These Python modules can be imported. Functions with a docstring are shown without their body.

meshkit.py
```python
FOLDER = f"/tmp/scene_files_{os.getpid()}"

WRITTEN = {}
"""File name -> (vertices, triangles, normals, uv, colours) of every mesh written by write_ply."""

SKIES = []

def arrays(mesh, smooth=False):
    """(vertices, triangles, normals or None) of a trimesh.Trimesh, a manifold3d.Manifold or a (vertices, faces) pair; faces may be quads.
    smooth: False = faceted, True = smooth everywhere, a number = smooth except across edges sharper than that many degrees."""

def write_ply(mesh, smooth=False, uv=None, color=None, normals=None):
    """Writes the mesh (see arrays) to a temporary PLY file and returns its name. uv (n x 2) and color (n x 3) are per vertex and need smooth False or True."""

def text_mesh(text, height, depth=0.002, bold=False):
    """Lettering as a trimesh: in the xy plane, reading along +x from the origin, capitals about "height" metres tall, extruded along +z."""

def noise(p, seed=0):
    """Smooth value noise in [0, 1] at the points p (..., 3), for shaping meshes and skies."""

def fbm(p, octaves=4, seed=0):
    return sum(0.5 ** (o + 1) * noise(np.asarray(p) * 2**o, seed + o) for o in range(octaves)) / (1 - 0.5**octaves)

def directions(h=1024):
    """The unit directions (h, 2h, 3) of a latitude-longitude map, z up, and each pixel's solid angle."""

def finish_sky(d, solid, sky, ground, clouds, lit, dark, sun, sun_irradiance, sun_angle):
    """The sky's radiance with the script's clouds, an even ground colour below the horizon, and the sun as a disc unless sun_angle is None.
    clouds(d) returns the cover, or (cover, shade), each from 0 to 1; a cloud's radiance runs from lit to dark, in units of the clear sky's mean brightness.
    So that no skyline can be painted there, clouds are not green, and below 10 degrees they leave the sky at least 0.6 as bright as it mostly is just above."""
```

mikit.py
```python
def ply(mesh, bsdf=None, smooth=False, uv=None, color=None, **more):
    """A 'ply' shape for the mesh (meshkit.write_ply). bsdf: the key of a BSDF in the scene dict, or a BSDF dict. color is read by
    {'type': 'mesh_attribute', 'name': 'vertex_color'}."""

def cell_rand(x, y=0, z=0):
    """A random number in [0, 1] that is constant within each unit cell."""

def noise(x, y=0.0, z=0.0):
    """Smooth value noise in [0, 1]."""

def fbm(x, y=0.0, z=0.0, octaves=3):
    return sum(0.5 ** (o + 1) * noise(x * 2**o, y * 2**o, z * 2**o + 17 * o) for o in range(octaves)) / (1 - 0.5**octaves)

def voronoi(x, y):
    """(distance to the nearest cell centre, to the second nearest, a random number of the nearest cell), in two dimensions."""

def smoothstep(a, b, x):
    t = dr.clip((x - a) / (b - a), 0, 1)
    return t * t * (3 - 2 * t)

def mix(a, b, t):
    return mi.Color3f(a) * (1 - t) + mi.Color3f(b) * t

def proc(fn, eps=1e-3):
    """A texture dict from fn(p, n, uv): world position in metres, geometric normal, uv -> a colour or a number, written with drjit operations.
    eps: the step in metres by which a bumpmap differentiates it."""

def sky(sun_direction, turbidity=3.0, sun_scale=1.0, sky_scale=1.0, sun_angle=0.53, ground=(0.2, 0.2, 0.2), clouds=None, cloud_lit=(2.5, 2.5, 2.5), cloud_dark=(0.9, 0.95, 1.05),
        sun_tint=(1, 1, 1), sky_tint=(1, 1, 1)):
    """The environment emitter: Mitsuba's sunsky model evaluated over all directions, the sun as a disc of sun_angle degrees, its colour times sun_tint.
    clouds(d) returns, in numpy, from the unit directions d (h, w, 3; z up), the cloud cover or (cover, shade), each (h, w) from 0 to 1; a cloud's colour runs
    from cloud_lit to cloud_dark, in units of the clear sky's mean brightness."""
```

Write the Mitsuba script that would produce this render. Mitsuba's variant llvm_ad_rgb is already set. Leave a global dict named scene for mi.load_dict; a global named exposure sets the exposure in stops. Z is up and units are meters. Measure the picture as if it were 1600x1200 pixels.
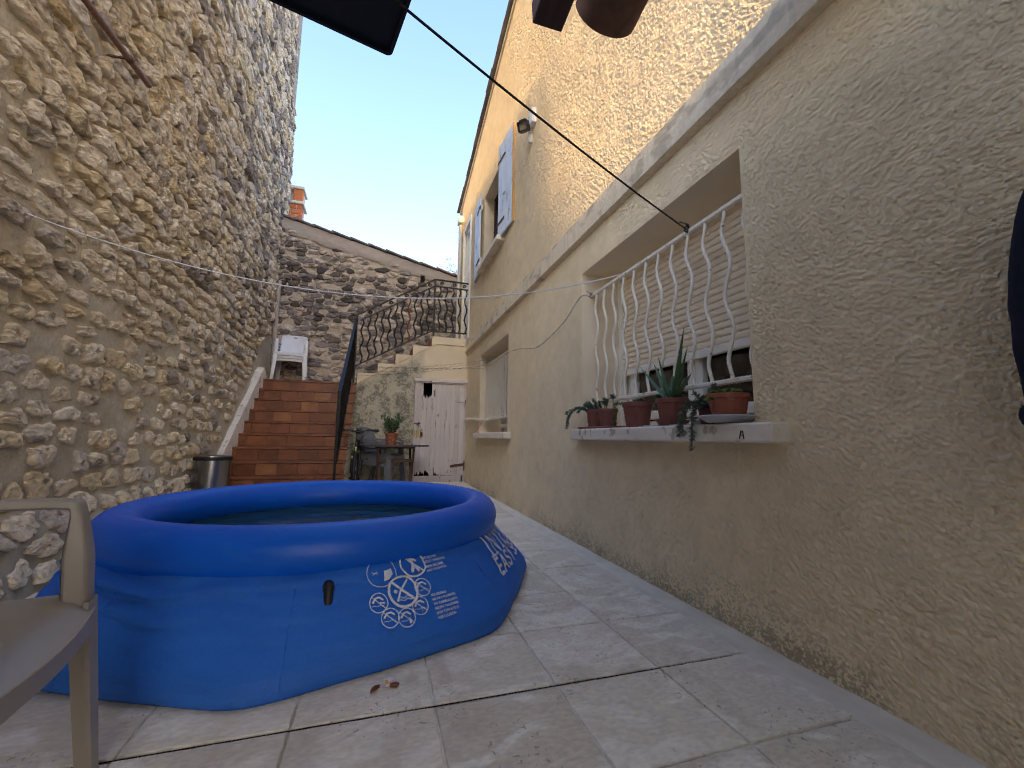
import math, random
import numpy as np, trimesh, mitsuba as mi, drjit as dr
import mikit, meshkit
from mikit import noise, fbm, voronoi, cell_rand, smoothstep, mix, proc
from meshkit import noise as nnoise, fbm as nfbm
from shapely.geometry import Polygon, Point, LineString, MultiPolygon, box as sbox
from shapely import affinity
from shapely.ops import unary_union
from scipy.spatial import Voronoi

RNG = np.random.default_rng(7)
random.seed(7)
T = mi.ScalarTransform4f
A = np.array
scene, labels = {}, {}

# ------------------------------------------------------------------ camera, sky, exposure
EYE = A([0.0, 0.0, 0.81])
FWD = A([0.29165994, 0.94802611, 0.12720443])
UP = A([-0.05015083, -0.11764747, 0.99178827])
scene['camera'] = {'type': 'perspective', 'fov': 100.767, 'fov_axis': 'x', 'near_clip': 0.02, 'far_clip': 500.0,
                   'to_world': T().look_at(origin=EYE.tolist(), target=(EYE + FWD).tolist(), up=UP.tolist())}
SUN = A([-0.184, -0.92, 0.345])
scene['sky_light'] = mikit.sky(SUN.tolist(), turbidity=4.5, sun_scale=0.27, sun_tint=(1.0, 0.90, 0.70), sky_tint=(0.85, 0.82, 0.96))
exposure = 4.66

# ------------------------------------------------------------------ helpers
def numbered(key):
    if key not in scene and key not in labels:
        return key
    i = 1
    while f'{key}_{i:03d}' in scene or f'{key}_{i:03d}' in labels:
        i += 1
    return f'{key}_{i:03d}'

COUNT = {}
def obj(name, mesh, mat, parent=None, smooth=False, uv=None, color=None, **lab):
    base = f'{parent}__{name}' if parent else name
    n = COUNT.get(base, 0); COUNT[base] = n + 1
    key = base if n == 0 else f'{base}_{n:03d}'
    scene[key] = mikit.ply(mesh, mat, smooth, uv, color)
    if lab:
        labels[key] = lab
    return key

def thing(name, label, cat, group=None):
    n = COUNT.get(name, 0); COUNT[name] = n + 1
    key = name if n == 0 else f'{name}_{n:03d}'
    labels[key] = {'label': label, 'category': cat}
    if group:
        labels[key]['group'] = group
    return key

def tm(v, f):
    v, f = np.asarray(v, float), np.asarray(f, int)
    if f.shape[1] == 4:
        f = np.vstack([f[:, [0, 1, 2]], f[:, [0, 2, 3]]])
    return trimesh.Trimesh(v, f, process=False)

def cat(ms):
    return trimesh.util.concatenate(list(ms))

def bx(x0, x1, y0, y1, z0, z1, b=0.0):
    lo, hi = np.minimum([x0, y0, z0], [x1, y1, z1]), np.maximum([x0, y0, z0], [x1, y1, z1])
    if b <= 0:
        m = trimesh.creation.box(extents=hi - lo); m.apply_translation((lo + hi) / 2); return m
    b = min(b, 0.45 * (hi - lo).min())
    c, h = (lo + hi) / 2, (hi - lo) / 2
    pts = [c + A([sx * (h[0] - b * (k != 0)), sy * (h[1] - b * (k != 1)), sz * (h[2] - b * (k != 2))])
           for sx in (-1, 1) for sy in (-1, 1) for sz in (-1, 1) for k in range(3)]
    return trimesh.Trimesh(pts, process=False).convex_hull

def frame(z):
    z = z / np.linalg.norm(z)
    x = np.cross(z, [0, 0, 1.0]) if abs(z[2]) < 0.95 else np.cross(z, [1.0, 0, 0])
    x /= np.linalg.norm(x)
    return x, np.cross(z, x), z

def tube(pts, r, n=8, closed=False, flat=None):
    P = np.asarray(pts, float); m = len(P)
    r = np.broadcast_to(np.asarray(r, float), (m,))
    if closed:
        tg = np.roll(P, -1, 0) - np.roll(P, 1, 0)
    else:
        tg = np.gradient(P, axis=0)
    tg /= np.maximum(np.linalg.norm(tg, axis=1, keepdims=True), 1e-9)
    x, y, _ = frame(tg[0]); rings = []
    for i in range(m):
        x = x - tg[i] * (x @ tg[i]); x /= np.linalg.norm(x); y = np.cross(tg[i], x)
        a = np.arange(n) * 2 * np.pi / n + np.pi / n
        ex, ey = (1, 1) if flat is None else flat
        rings.append(P[i] + r[i] * (np.cos(a)[:, None] * x * ex + np.sin(a)[:, None] * y * ey))
    V = np.vstack(rings); F = []
    for i in range(m if closed else m - 1):
        a, b = i * n, ((i + 1) % m) * n
        for k in range(n):
            F.append([a + k, a + (k + 1) % n, b + (k + 1) % n, b + k])
    F = A(F); F = np.vstack([F[:, [0, 1, 2]], F[:, [0, 2, 3]]])
    if not closed:
        V = np.vstack([V, P[:1], P[-1:]]); k = np.arange(n); e = (m - 1) * n
        F = np.vstack([F, np.stack([(k + 1) % n, k, k * 0 + m * n], 1), np.stack([e + k, e + (k + 1) % n, k * 0 + m * n + 1], 1)])
    return tm(V, F)

def bar(p, q, w, h=None, upv=(0, 0, 1), b=0.0):
    """a straight square bar from p to q, w wide and h high"""
    p, q = A(p, float), A(q, float); h = h or w
    z = q - p; L = np.linalg.norm(z); z /= L
    u = A(upv, float); u = u - z * (u @ z)
    if np.linalg.norm(u) < 1e-4:
        u = A([1.0, 0, 0]) - z * z[0]
    u /= np.linalg.norm(u); x = np.cross(u, z)
    m = bx(-w / 2, w / 2, -h / 2, h / 2, 0, L, b)
    M = np.eye(4); M[:3, 0], M[:3, 1], M[:3, 2], M[:3, 3] = x, u, z, p
    return m.apply_transform(M)

def lathe(prof, c=(0, 0, 0), n=32):
    prof = A(prof, float); a = np.arange(n) * 2 * np.pi / n
    V = np.vstack([np.stack([r * np.cos(a), r * np.sin(a), a * 0 + z], 1) for r, z in prof])
    F = [[i * n + k, i * n + (k + 1) % n, (i + 1) * n + (k + 1) % n, (i + 1) * n + k] for i in range(len(prof) - 1) for k in range(n)]
    return tm(V + A(c), F)

def grid_mesh(P, keep=None):
    """P (a, b, 3); keep: mask of the cells"""
    a, b = P.shape[:2]; i = np.arange(a * b).reshape(a, b)
    q = np.stack([i[:-1, :-1], i[1:, :-1], i[1:, 1:], i[:-1, 1:]], -1)
    q = q[keep] if keep is not None else q.reshape(-1, 4)
    return tm(P.reshape(-1, 3), q)

def extr(poly, O, U, V, d):
    """shapely polygon in the plane O + u U + v V, pushed d along U x V"""
    U, V = A(U, float), A(V, float); N = np.cross(U, V)
    out = []
    for g in getattr(poly, 'geoms', [poly]):
        if g.is_empty or g.area < 1e-9:
            continue
        m = trimesh.creation.extrude_polygon(g, 1.0, engine='earcut')
        v = m.vertices
        out.append(tm(A(O) + v[:, :1] * U + v[:, 1:2] * V + v[:, 2:] * d * N, m.faces if d > 0 else m.faces[:, ::-1]))
    return cat(out)

def catenary(p, q, sag, n=40):
    t = np.linspace(0, 1, n)[:, None]
    P = A(p, float) * (1 - t) + A(q, float) * t
    P[:, 2] -= sag * 4 * (t * (1 - t))[:, 0]
    return P

def spline(pts, n=12):
    P = A(pts, float); P = np.vstack([2 * P[0] - P[1], P, 2 * P[-1] - P[-2]]); out = []
    for i in range(1, len(P) - 2):
        for t in np.linspace(0, 1, n, endpoint=False):
            a, b, c, d = P[i - 1], P[i], P[i + 1], P[i + 2]
            out.append(0.5 * ((2 * b) + (c - a) * t + (2 * a - 5 * b + 4 * c - d) * t * t + (3 * b - a - 3 * c + d) * t ** 3))
    return A(out + [P[-2]])

# ------------------------------------------------------------------ materials
def rgb(*c):
    return {'type': 'rgb', 'value': list(map(float, c))}
def mat(key, col, rough=0.7, spec=0.3, bump=None, scale=1.0, two=True, **kw):
    b = {'type': 'principled', 'base_color': rgb(*col) if isinstance(col, tuple) else col, 'roughness': rough, 'specular': spec, **kw}
    if bump is not None:
        b = {'type': 'bumpmap', 'arbitrary': bump, 'scale': scale, 'bsdf': b}
    scene[key] = {'type': 'twosided', 'bsdf': b} if two else b
    return key

def plaster_col(p, n, uv):
    a = fbm(p.x * 1.3 + p.y * 1.3, p.z * 1.1, 3.0, 3)
    b = fbm(p.y * 9 + 7, p.z * 9, p.x * 9, 3)
    c = mix((0.81, 0.655, 0.42), (0.87, 0.73, 0.50), a)
    c = c * (0.86 + 0.28 * b)
    low = smoothstep(0.24, 0.0, p.z + 0.22 * (fbm(p.y * 3, p.z * 5, 1.0, 3) - 0.5)) * smoothstep(0.44, 0.66, 0.7 * fbm(p.y * 130, p.z * 130, 2.0, 2) + 0.3 * fbm(p.y * 26, p.z * 26, 5.0, 2) + 0.14 * smoothstep(0.14, 0.0, p.z))
    c = mix(c, (0.16, 0.145, 0.10), 0.6 * low * smoothstep(0.22, 0.55, fbm(p.y * 2.3, p.z * 2.3, 12.0, 3)))
    wear = smoothstep(1.2, 0.1, p.z) * (0.25 + 0.5 * fbm(p.y * 2.1, p.z * 3, 9.0, 3))
    return mix(c, (0.54, 0.45, 0.29), 0.22 * wear)
def plaster_b(p, n, uv):
    return 0.55 * noise(p.y * 125 + 3, p.z * 135, p.x * 105) + 0.35 * noise(p.y * 260, p.z * 260, p.x * 260) + 0.2 * noise(p.y * 66, p.z * 72, p.x * 60)
mat('plaster', proc(plaster_col), 0.9, 0.2, proc(plaster_b, 0.0016), 0.019)
def smooth_plaster(p, n, uv):
    b = fbm(p.y * 6 + p.x * 6, p.z * 6, 4.0, 4)
    return mix((0.69, 0.58, 0.41), (0.78, 0.67, 0.495), b)
mat('smooth_plaster', proc(smooth_plaster), 0.85, 0.2, proc(lambda p, n, uv: fbm(p.x * 60, p.y * 60, p.z * 60, 2), 0.004), 0.003)
def ledge_col(p, n, uv):
    s = smoothstep(0.56, 0.74, fbm(p.y * 7, p.z * 14, p.x * 9, 4)) * 0.42 + smoothstep(0.6, 0.8, noise(p.y * 30, p.z * 4, 2.0)) * 0.12
    g = fbm(p.y * 70, p.z * 70, p.x * 70, 2)
    return mix(mix((0.64, 0.54, 0.385), (0.78, 0.67, 0.50), g), (0.22, 0.18, 0.13), dr.clip(s, 0, 1))
mat('ledge_concrete', proc(ledge_col), 0.9, 0.2, proc(lambda p, n, uv: fbm(p.x * 90, p.y * 90, p.z * 90, 2), 0.003), 0.003)
def weather_col(p, n, uv):
    base = smooth_plaster(p, n, uv)
    sp = smoothstep(0.40, 0.66, 0.55 * fbm(p.x * 11, p.z * 11, 2.0, 5) + 0.45 * fbm(p.x * 45, p.z * 38, 2.0, 3))
    line = 1.70 + 0.587 * (p.x + 0.43)
    zone = smoothstep(0.78, 0.55, p.x + 0.12 * (fbm(p.z * 4, p.x * 3, 1.0, 3) - 0.5)) * smoothstep(0.02, -0.12, p.z - line)
    c = mix(base, mix((0.42, 0.385, 0.29), (0.56, 0.51, 0.39), fbm(p.x * 5, p.z * 5, 1.0, 3)), zone * 0.95)
    streak = smoothstep(0.6, 0.75, noise(p.x * 6, p.z * 0.7, 3.0)) * smoothstep(0.4, 0.0, line - p.z) * 0.4
    c = mix(c, (0.11, 0.105, 0.08), dr.clip(zone * sp * 0.7 + streak * 0.5, 0, 1))
    return c
mat('weathered_plaster', proc(weather_col), 0.95, 0.15, proc(lambda p, n, uv: fbm(p.x * 50, p.y * 50, p.z * 50, 3), 0.004), 0.006)
def mortar_col(p, n, uv):
    a = fbm(p.y * 2.2 + p.x, p.z * 2.2, 1.0, 4); g = fbm(p.y * 80, p.z * 80, p.x * 80, 2)
    c = mix((0.42, 0.36, 0.255), (0.54, 0.47, 0.35), a) * (0.8 + 0.4 * g)
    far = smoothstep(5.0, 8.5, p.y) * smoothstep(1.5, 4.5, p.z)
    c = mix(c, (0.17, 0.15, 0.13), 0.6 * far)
    moss = smoothstep(0.75, 0.15, p.z + 0.35 * (fbm(p.y * 3, p.z * 3, 7.0, 3) - 0.5))
    return mix(c, mix((0.22, 0.20, 0.155), (0.38, 0.345, 0.275), fbm(p.y * 12, p.z * 12, 3.0, 4)), 0.8 * moss)
mat('mortar', proc(mortar_col), 0.95, 0.15, proc(lambda p, n, uv: fbm(p.x * 70, p.y * 70, p.z * 70, 3), 0.003), 0.007)
def stone_col(p, n, uv):
    t, t2 = uv.x, uv.y
    g = fbm(p.x * 22, p.y * 22, p.z * 22, 4); h = fbm(p.x * 90, p.y * 90, p.z * 90, 2)
    c = mix((0.57, 0.47, 0.325), (0.68, 0.59, 0.45), t2)
    c = dr.select(t > 0.52, mix((0.58, 0.455, 0.275), (0.62, 0.52, 0.345), t2), c)
    c = dr.select(t > 0.72, mix((0.42, 0.35, 0.27), (0.52, 0.46, 0.38), t2), c)
    c = dr.select(t > 0.86, mix((0.22, 0.185, 0.155), (0.34, 0.285, 0.23), t2), c)
    c = c * (0.66 + 0.55 * g + 0.25 * h)
    lich = smoothstep(0.57, 0.74, fbm(p.x * 13 + 5, p.y * 13, p.z * 13, 4)) + 0.35 * smoothstep(0.50, 0.72, fbm(p.x * 38, p.y * 38, p.z * 38, 4))
    return mix(c, (0.15, 0.125, 0.095), dr.clip(0.7 * lich, 0, 0.8))
mat('stone', proc(stone_col), 0.92, 0.2, proc(lambda p, n, uv: fbm(p.x * 55, p.y * 55, p.z * 55, 4), 0.003), 0.02)
def gstone_col(p, n, uv):
    t, t2 = uv.x, uv.y
    g = fbm(p.x * 18, p.y * 18, p.z * 18, 4)
    c = mix((0.48, 0.40, 0.32), (0.60, 0.52, 0.43), t2)
    c = dr.select(t > 0.42, mix((0.17, 0.145, 0.14), (0.29, 0.25, 0.235), t2), c)
    c = dr.select(t > 0.80, mix((0.075, 0.065, 0.06), (0.16, 0.13, 0.11), t2), c)
    s = smoothstep(0.5, 0.7, fbm(p.x * 9, p.y * 9 + 3, p.z * 12, 4))
    return mix(c * (0.6 + 0.7 * g), (0.07, 0.065, 0.06), 0.65 * s)
mat('dark_stone', proc(gstone_col), 0.92, 0.2, proc(lambda p, n, uv: fbm(p.x * 40, p.y * 40, p.z * 40, 4), 0.004), 0.012)
def gmortar_col(p, n, uv):
    a = fbm(p.x * 3, p.z * 3, 5.0, 4); g = fbm(p.x * 40, p.z * 40, 2.0, 3)
    c = mix((0.42, 0.345, 0.265), (0.54, 0.455, 0.365), a) * (0.75 + 0.5 * g)
    low = smoothstep(2.6, 1.8, p.z + 0.4 * fbm(p.x * 2, p.z * 2, 1.0, 2))
    return mix(c, (0.33, 0.28, 0.23), 0.4 * low)
mat('old_mortar', proc(gmortar_col), 0.95, 0.15, proc(lambda p, n, uv: fbm(p.x * 45, p.y * 45, p.z * 45, 3), 0.004), 0.010)
def render_col(p, n, uv):
    g = fbm(p.x * 8, p.y * 8, p.z * 14, 4)
    return mix((0.33, 0.28, 0.24), (0.48, 0.42, 0.36), g)
mat('grey_render', proc(render_col), 0.95, 0.15, proc(lambda p, n, uv: fbm(p.x * 40, p.y * 40, p.z * 40, 3), 0.004), 0.006)
def tile_col(p, n, uv):
    t, t2 = uv.x, uv.y
    w = fbm(p.x * 3.1 + 40 * t, p.y * 3.1 + 70 * t2, 1.0, 3)
    m = fbm(p.x * 7 + 3 * w + 31 * t, p.y * 16 + 5 * w, 2.0, 5); f = fbm(p.x * 60, p.y * 110, 2.0, 3)
    c = mix((0.60, 0.53, 0.42), (0.70, 0.635, 0.515), t)
    c = mix(c, (0.78, 0.73, 0.62), smoothstep(0.42, 0.72, m))
    c = mix(c, (0.49, 0.41, 0.325), 0.5 * smoothstep(0.56, 0.78, fbm(p.x * 9 + 11 * t2, p.y * 5 + 2 * w, 8.0, 5)))
    c = c * (0.82 + 0.34 * f)
    pit = smoothstep(0.84, 0.90, noise(p.x * 120, p.y * 120, 5.0)) * smoothstep(0.5, 0.62, noise(p.x * 5, p.y * 5, 9.0))
    c = mix(c, (0.12, 0.09, 0.07), 0.5 * pit)
    wall = smoothstep(1.05, 1.45, p.x) * 0.35
    grime = smoothstep(0.45, 0.75, fbm(p.x * 2, p.y * 2, 3.0, 4)) * 0.4
    return mix(mix(c, (0.42, 0.345, 0.28), grime * .4), (0.56, 0.52, 0.46), wall)
mat('floor_tile', proc(tile_col), 0.55, 0.4, proc(lambda p, n, uv: fbm(p.x * 14, p.y * 30, 1.0, 4) + 0.3 * noise(p.x * 120, p.y * 120), 0.003), 0.004)
def joint_col(p, n, uv):
    d = smoothstep(0.54, 0.70, fbm(p.x * 5, p.y * 5, 3.0, 4)); g = noise(p.x * 90, p.y * 90)
    return mix(mix((0.60, 0.56, 0.50), (0.72, 0.69, 0.64), g), (0.30, 0.25, 0.21), 0.8 * d)
mat('joint', proc(joint_col), 0.95, 0.1)
mat('cement', proc(lambda p, n, uv: mix((0.54, 0.49, 0.405), (0.70, 0.655, 0.555), fbm(p.x * 18, p.y * 9, 1.0, 4))), 0.9, 0.2, proc(lambda p, n, uv: fbm(p.x * 50, p.y * 50, 1.0, 3), 0.003), 0.004)
mat('dark_gap', (0.02, 0.016, 0.014), 1.0, 0.0)
mat('earth', proc(lambda p, n, uv: mix((0.20, 0.17, 0.13), (0.30, 0.26, 0.2), fbm(p.x, p.y, 1.0, 4))), 1.0, 0.0)
def stair_col(p, n, uv):
    t, t2 = uv.x, uv.y
    c = mix((0.135, 0.043, 0.017), (0.225, 0.075, 0.027), t)
    c = dr.select(t > 0.82, mix((0.23, 0.088, 0.034), (0.27, 0.105, 0.042), t2), c)
    g = fbm(p.x * 7 + 13 * t2, p.z * 9 + p.y * 5, 3.0, 4); f = fbm(p.x * 60, p.z * 60, p.y * 60, 3)
    return c * (0.55 + 0.75 * g + 0.25 * f)
mat('stair_tile', proc(stair_col), 0.42, 0.45, proc(lambda p, n, uv: fbm(p.x * 30, p.y * 30, p.z * 30, 3), 0.003), 0.002)
mat('stair_joint', (0.24, 0.14, 0.09), 0.95, 0.1)
def paint_col(p, n, uv):
    d = smoothstep(0.60, 0.75, fbm(p.x * 25, p.y * 25, p.z * 14, 4))
    s = smoothstep(0.55, 0.8, fbm(p.x * 4, p.y * 4, p.z * 6, 4))
    return mix(mix((0.76, 0.69, 0.57), (0.62, 0.54, 0.43), s), (0.22, 0.18, 0.14), 0.6 * d)
mat('white_masonry', proc(paint_col), 0.8, 0.25, proc(lambda p, n, uv: fbm(p.x * 40, p.y * 40, p.z * 40, 3), 0.003), 0.003)
def door_col(p, n, uv):
    g = fbm(p.x * 60 + 30 * uv.x, p.y, p.z * 3.0, 3)
    peel = smoothstep(0.67, 0.76, fbm(p.x * 28 + 9 * uv.y, p.y, p.z * 5, 4))
    dirt = smoothstep(0.35, 0.0, p.z) * 0.35
    c = mix((0.58, 0.52, 0.49), (0.68, 0.62, 0.585), uv.x) * (0.88 + 0.2 * g)
    return mix(mix(c, (0.30, 0.25, 0.22), dirt), (0.11, 0.08, 0.06), 0.85 * peel)
mat('door_paint', proc(door_col), 0.65, 0.3, proc(lambda p, n, uv: fbm(p.x * 80, p.y * 5, p.z * 4, 3), 0.002), 0.003)
def shutter_col(p, n, uv):
    peel = smoothstep(0.60, 0.72, fbm(p.y * 30, p.x, p.z * 4, 4))
    return mix(mix((0.64, 0.70, 0.76), (0.54, 0.60, 0.68), fbm(p.y * 9, p.z * 3, 1.0, 3)), (0.27, 0.22, 0.20), 0.7 * peel)
mat('shutter_paint', proc(shutter_col), 0.5, 0.4)
mat('raw_wood', proc(lambda p, n, uv: mix((0.42, 0.24, 0.09), (0.55, 0.34, 0.14), fbm(p.y * 40, p.x * 40, p.z * 4, 3))), 0.7, 0.3)
mat('iron', (0.006, 0.006, 0.007), 0.42, 0.25)
mat('iron_rust', (0.16, 0.055, 0.025), 0.8, 0.3)
def grille_col(p, n, uv):
    d = smoothstep(0.70, 0.78, fbm(p.x * 40, p.y * 40, p.z * 40, 3))
    return mix((0.80, 0.73, 0.60), (0.25, 0.15, 0.09), 0.8 * d)
mat('grille_paint', proc(grille_col), 0.45, 0.4)
mat('roller_slat_dull', (0.46, 0.41, 0.345), 0.55, 0.35)
mat('roller_slat', (0.82, 0.72, 0.555), 0.55, 0.35)
mat('upvc', (0.78, 0.755, 0.68), 0.4, 0.45)
mat('dark_room', (0.015, 0.014, 0.013), 0.9, 0.1)
mat('curtain', (0.5, 0.49, 0.46), 0.9, 0.1)
scene['pane_glass'] = {'type': 'thindielectric', 'int_ior': 1.5}
def pvc_col(p, n, uv):
    s = smoothstep(0.56, 0.74, fbm(p.x * 14, p.y * 14, p.z * 30, 4))
    return mix((0.002, 0.092, 0.54), (0.02, 0.16, 0.54), 0.22 * s)
mat('pool_vinyl', proc(pvc_col), 0.38, 0.28, proc(lambda p, n, uv: fbm(p.x * 26, p.y * 26, p.z * 26, 3), 0.004), 0.0012)
def skirt_col(p, n, uv):
    a = fbm(p.x * 4, p.y * 4, p.z * 7, 4); w = noise(p.x * 240, p.y * 240, p.z * 240)
    dirt = smoothstep(0.12, 0.0, p.z) * 0.3 * fbm(p.x * 8, p.y * 8, p.z * 8, 3)
    return mix(mix((0.016, 0.105, 0.46), (0.022, 0.14, 0.54), a) * (0.92 + 0.16 * w), (0.06, 0.09, 0.15), dirt)
mat('pool_skirt', proc(skirt_col), 0.62, 0.22, proc(lambda p, n, uv: fbm(p.x * 9, p.y * 9, p.z * 40, 4) + 0.04 * noise(p.x * 300, p.y * 300, p.z * 300), 0.004), 0.006)
mat('pool_print', (0.58, 0.60, 0.66), 0.6, 0.3)
scene['water'] = {'type': 'bumpmap', 'arbitrary': proc(lambda p, n, uv: fbm(p.x * 8, p.y * 14, 1.0, 3), 0.004), 'scale': 0.012,
                  'bsdf': {'type': 'roughplastic', 'diffuse_reflectance': rgb(0.018, 0.048, 0.030), 'alpha': 0.04, 'int_ior': 1.33}}
scene['water'] = {'type': 'twosided', 'bsdf': scene['water']}
mat('black_rubber', (0.012, 0.012, 0.013), 0.5, 0.4)
mat('taupe_plastic', proc(lambda p, n, uv: mix((0.27, 0.235, 0.20), (0.345, 0.305, 0.26), fbm(p.x * 6, p.y * 6, p.z * 6, 4))), 0.38, 0.45, proc(lambda p, n, uv: noise(p.x * 420, p.y * 420, p.z * 420), 0.001), 0.0006)
mat('white_plastic', proc(lambda p, n, uv: mix((0.60, 0.60, 0.62), (0.74, 0.74, 0.76), fbm(p.x * 5, p.y * 5, p.z * 5, 3))), 0.45, 0.4)
mat('grey_plastic', proc(lambda p, n, uv: mix((0.13, 0.135, 0.15), (0.20, 0.205, 0.22), fbm(p.x * 5, p.y * 5, p.z * 5, 3))), 0.45, 0.4)
mat('steel', (0.30, 0.30, 0.31), 0.27, 0.5, metallic=1.0)
def clay_col(p, n, uv):
    g = fbm(p.x * 30, p.y * 30, p.z * 30, 3)
    return mix(mix((0.26, 0.075, 0.045), (0.36, 0.125, 0.07), g), (0.45, 0.36, 0.30), 0.45 * smoothstep(0.62, 0.8, fbm(p.x * 20, p.y * 20, p.z * 45, 3)))
mat('terracotta', proc(clay_col), 0.75, 0.25)
mat('brown_pot', proc(lambda p, n, uv: mix((0.17, 0.055, 0.042), (0.23, 0.085, 0.065), fbm(p.x * 30, p.y * 30, p.z * 30, 3))), 0.5, 0.35)
mat('soil', (0.05, 0.035, 0.025), 1.0, 0.0)
mat('saucer_grey', (0.42, 0.42, 0.44), 0.5, 0.4)
def leaf_col(p, n, uv):
    g = fbm(p.x * 60, p.y * 60, p.z * 60, 3)
    return mix((0.035, 0.075, 0.030), (0.085, 0.15, 0.060), 0.55 * g + 0.45 * uv.x)
mat('leaf', proc(leaf_col), 0.5, 0.4)
mat('aloe_green', proc(lambda p, n, uv: mix((0.055, 0.115, 0.05), (0.12, 0.20, 0.10), fbm(p.x * 50, p.y * 50, p.z * 25, 3))), 0.45, 0.4)
mat('grey_green', proc(lambda p, n, uv: mix((0.045, 0.085, 0.06), (0.11, 0.16, 0.11), 0.5 * uv.x + 0.5 * fbm(p.x * 60, p.y * 60, p.z * 60, 2))), 0.6, 0.3)
mat('lime_green', proc(lambda p, n, uv: mix((0.14, 0.20, 0.045), (0.27, 0.32, 0.09), fbm(p.x * 60, p.y * 60, p.z * 60, 2))), 0.55, 0.35)
mat('dry_leaf', (0.16, 0.07, 0.045), 0.8, 0.2)
mat('petal', (0.72, 0.66, 0.68), 0.7, 0.2)
mat('petal_core', (0.6, 0.38, 0.05), 0.7, 0.2)
mat('bark', (0.16, 0.12, 0.09), 0.9, 0.1)
scene['tree_leaf'] = {'type': 'twosided', 'bsdf': {'type': 'principled', 'base_color': rgb(0.085, 0.105, 0.055), 'roughness': 0.6}}
mat('brick', proc(lambda p, n, uv: mix((0.46, 0.125, 0.04), (0.58, 0.20, 0.075), uv.x) * (0.8 + 0.4 * fbm(p.x * 25, p.y * 25, p.z * 25, 3))), 0.85, 0.2)
mat('brick_mortar', (0.55, 0.47, 0.40), 0.95, 0.1)
def rooftile_col(p, n, uv):
    g = fbm(p.x * 12, p.y * 12, p.z * 12, 4)
    return mix(mix((0.13, 0.12, 0.12), (0.24, 0.21, 0.19), uv.x) * (0.7 + 0.6 * g), (0.34, 0.17, 0.09), 0.5 * smoothstep(0.55, 0.8, uv.y))
mat('roof_tile', proc(rooftile_col), 0.85, 0.2)
mat('canal_tile', proc(lambda p, n, uv: mix((0.10, 0.052, 0.036), (0.19, 0.10, 0.07), fbm(p.x * 25, p.y * 25, p.z * 25, 4))), 0.8, 0.25)
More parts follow.
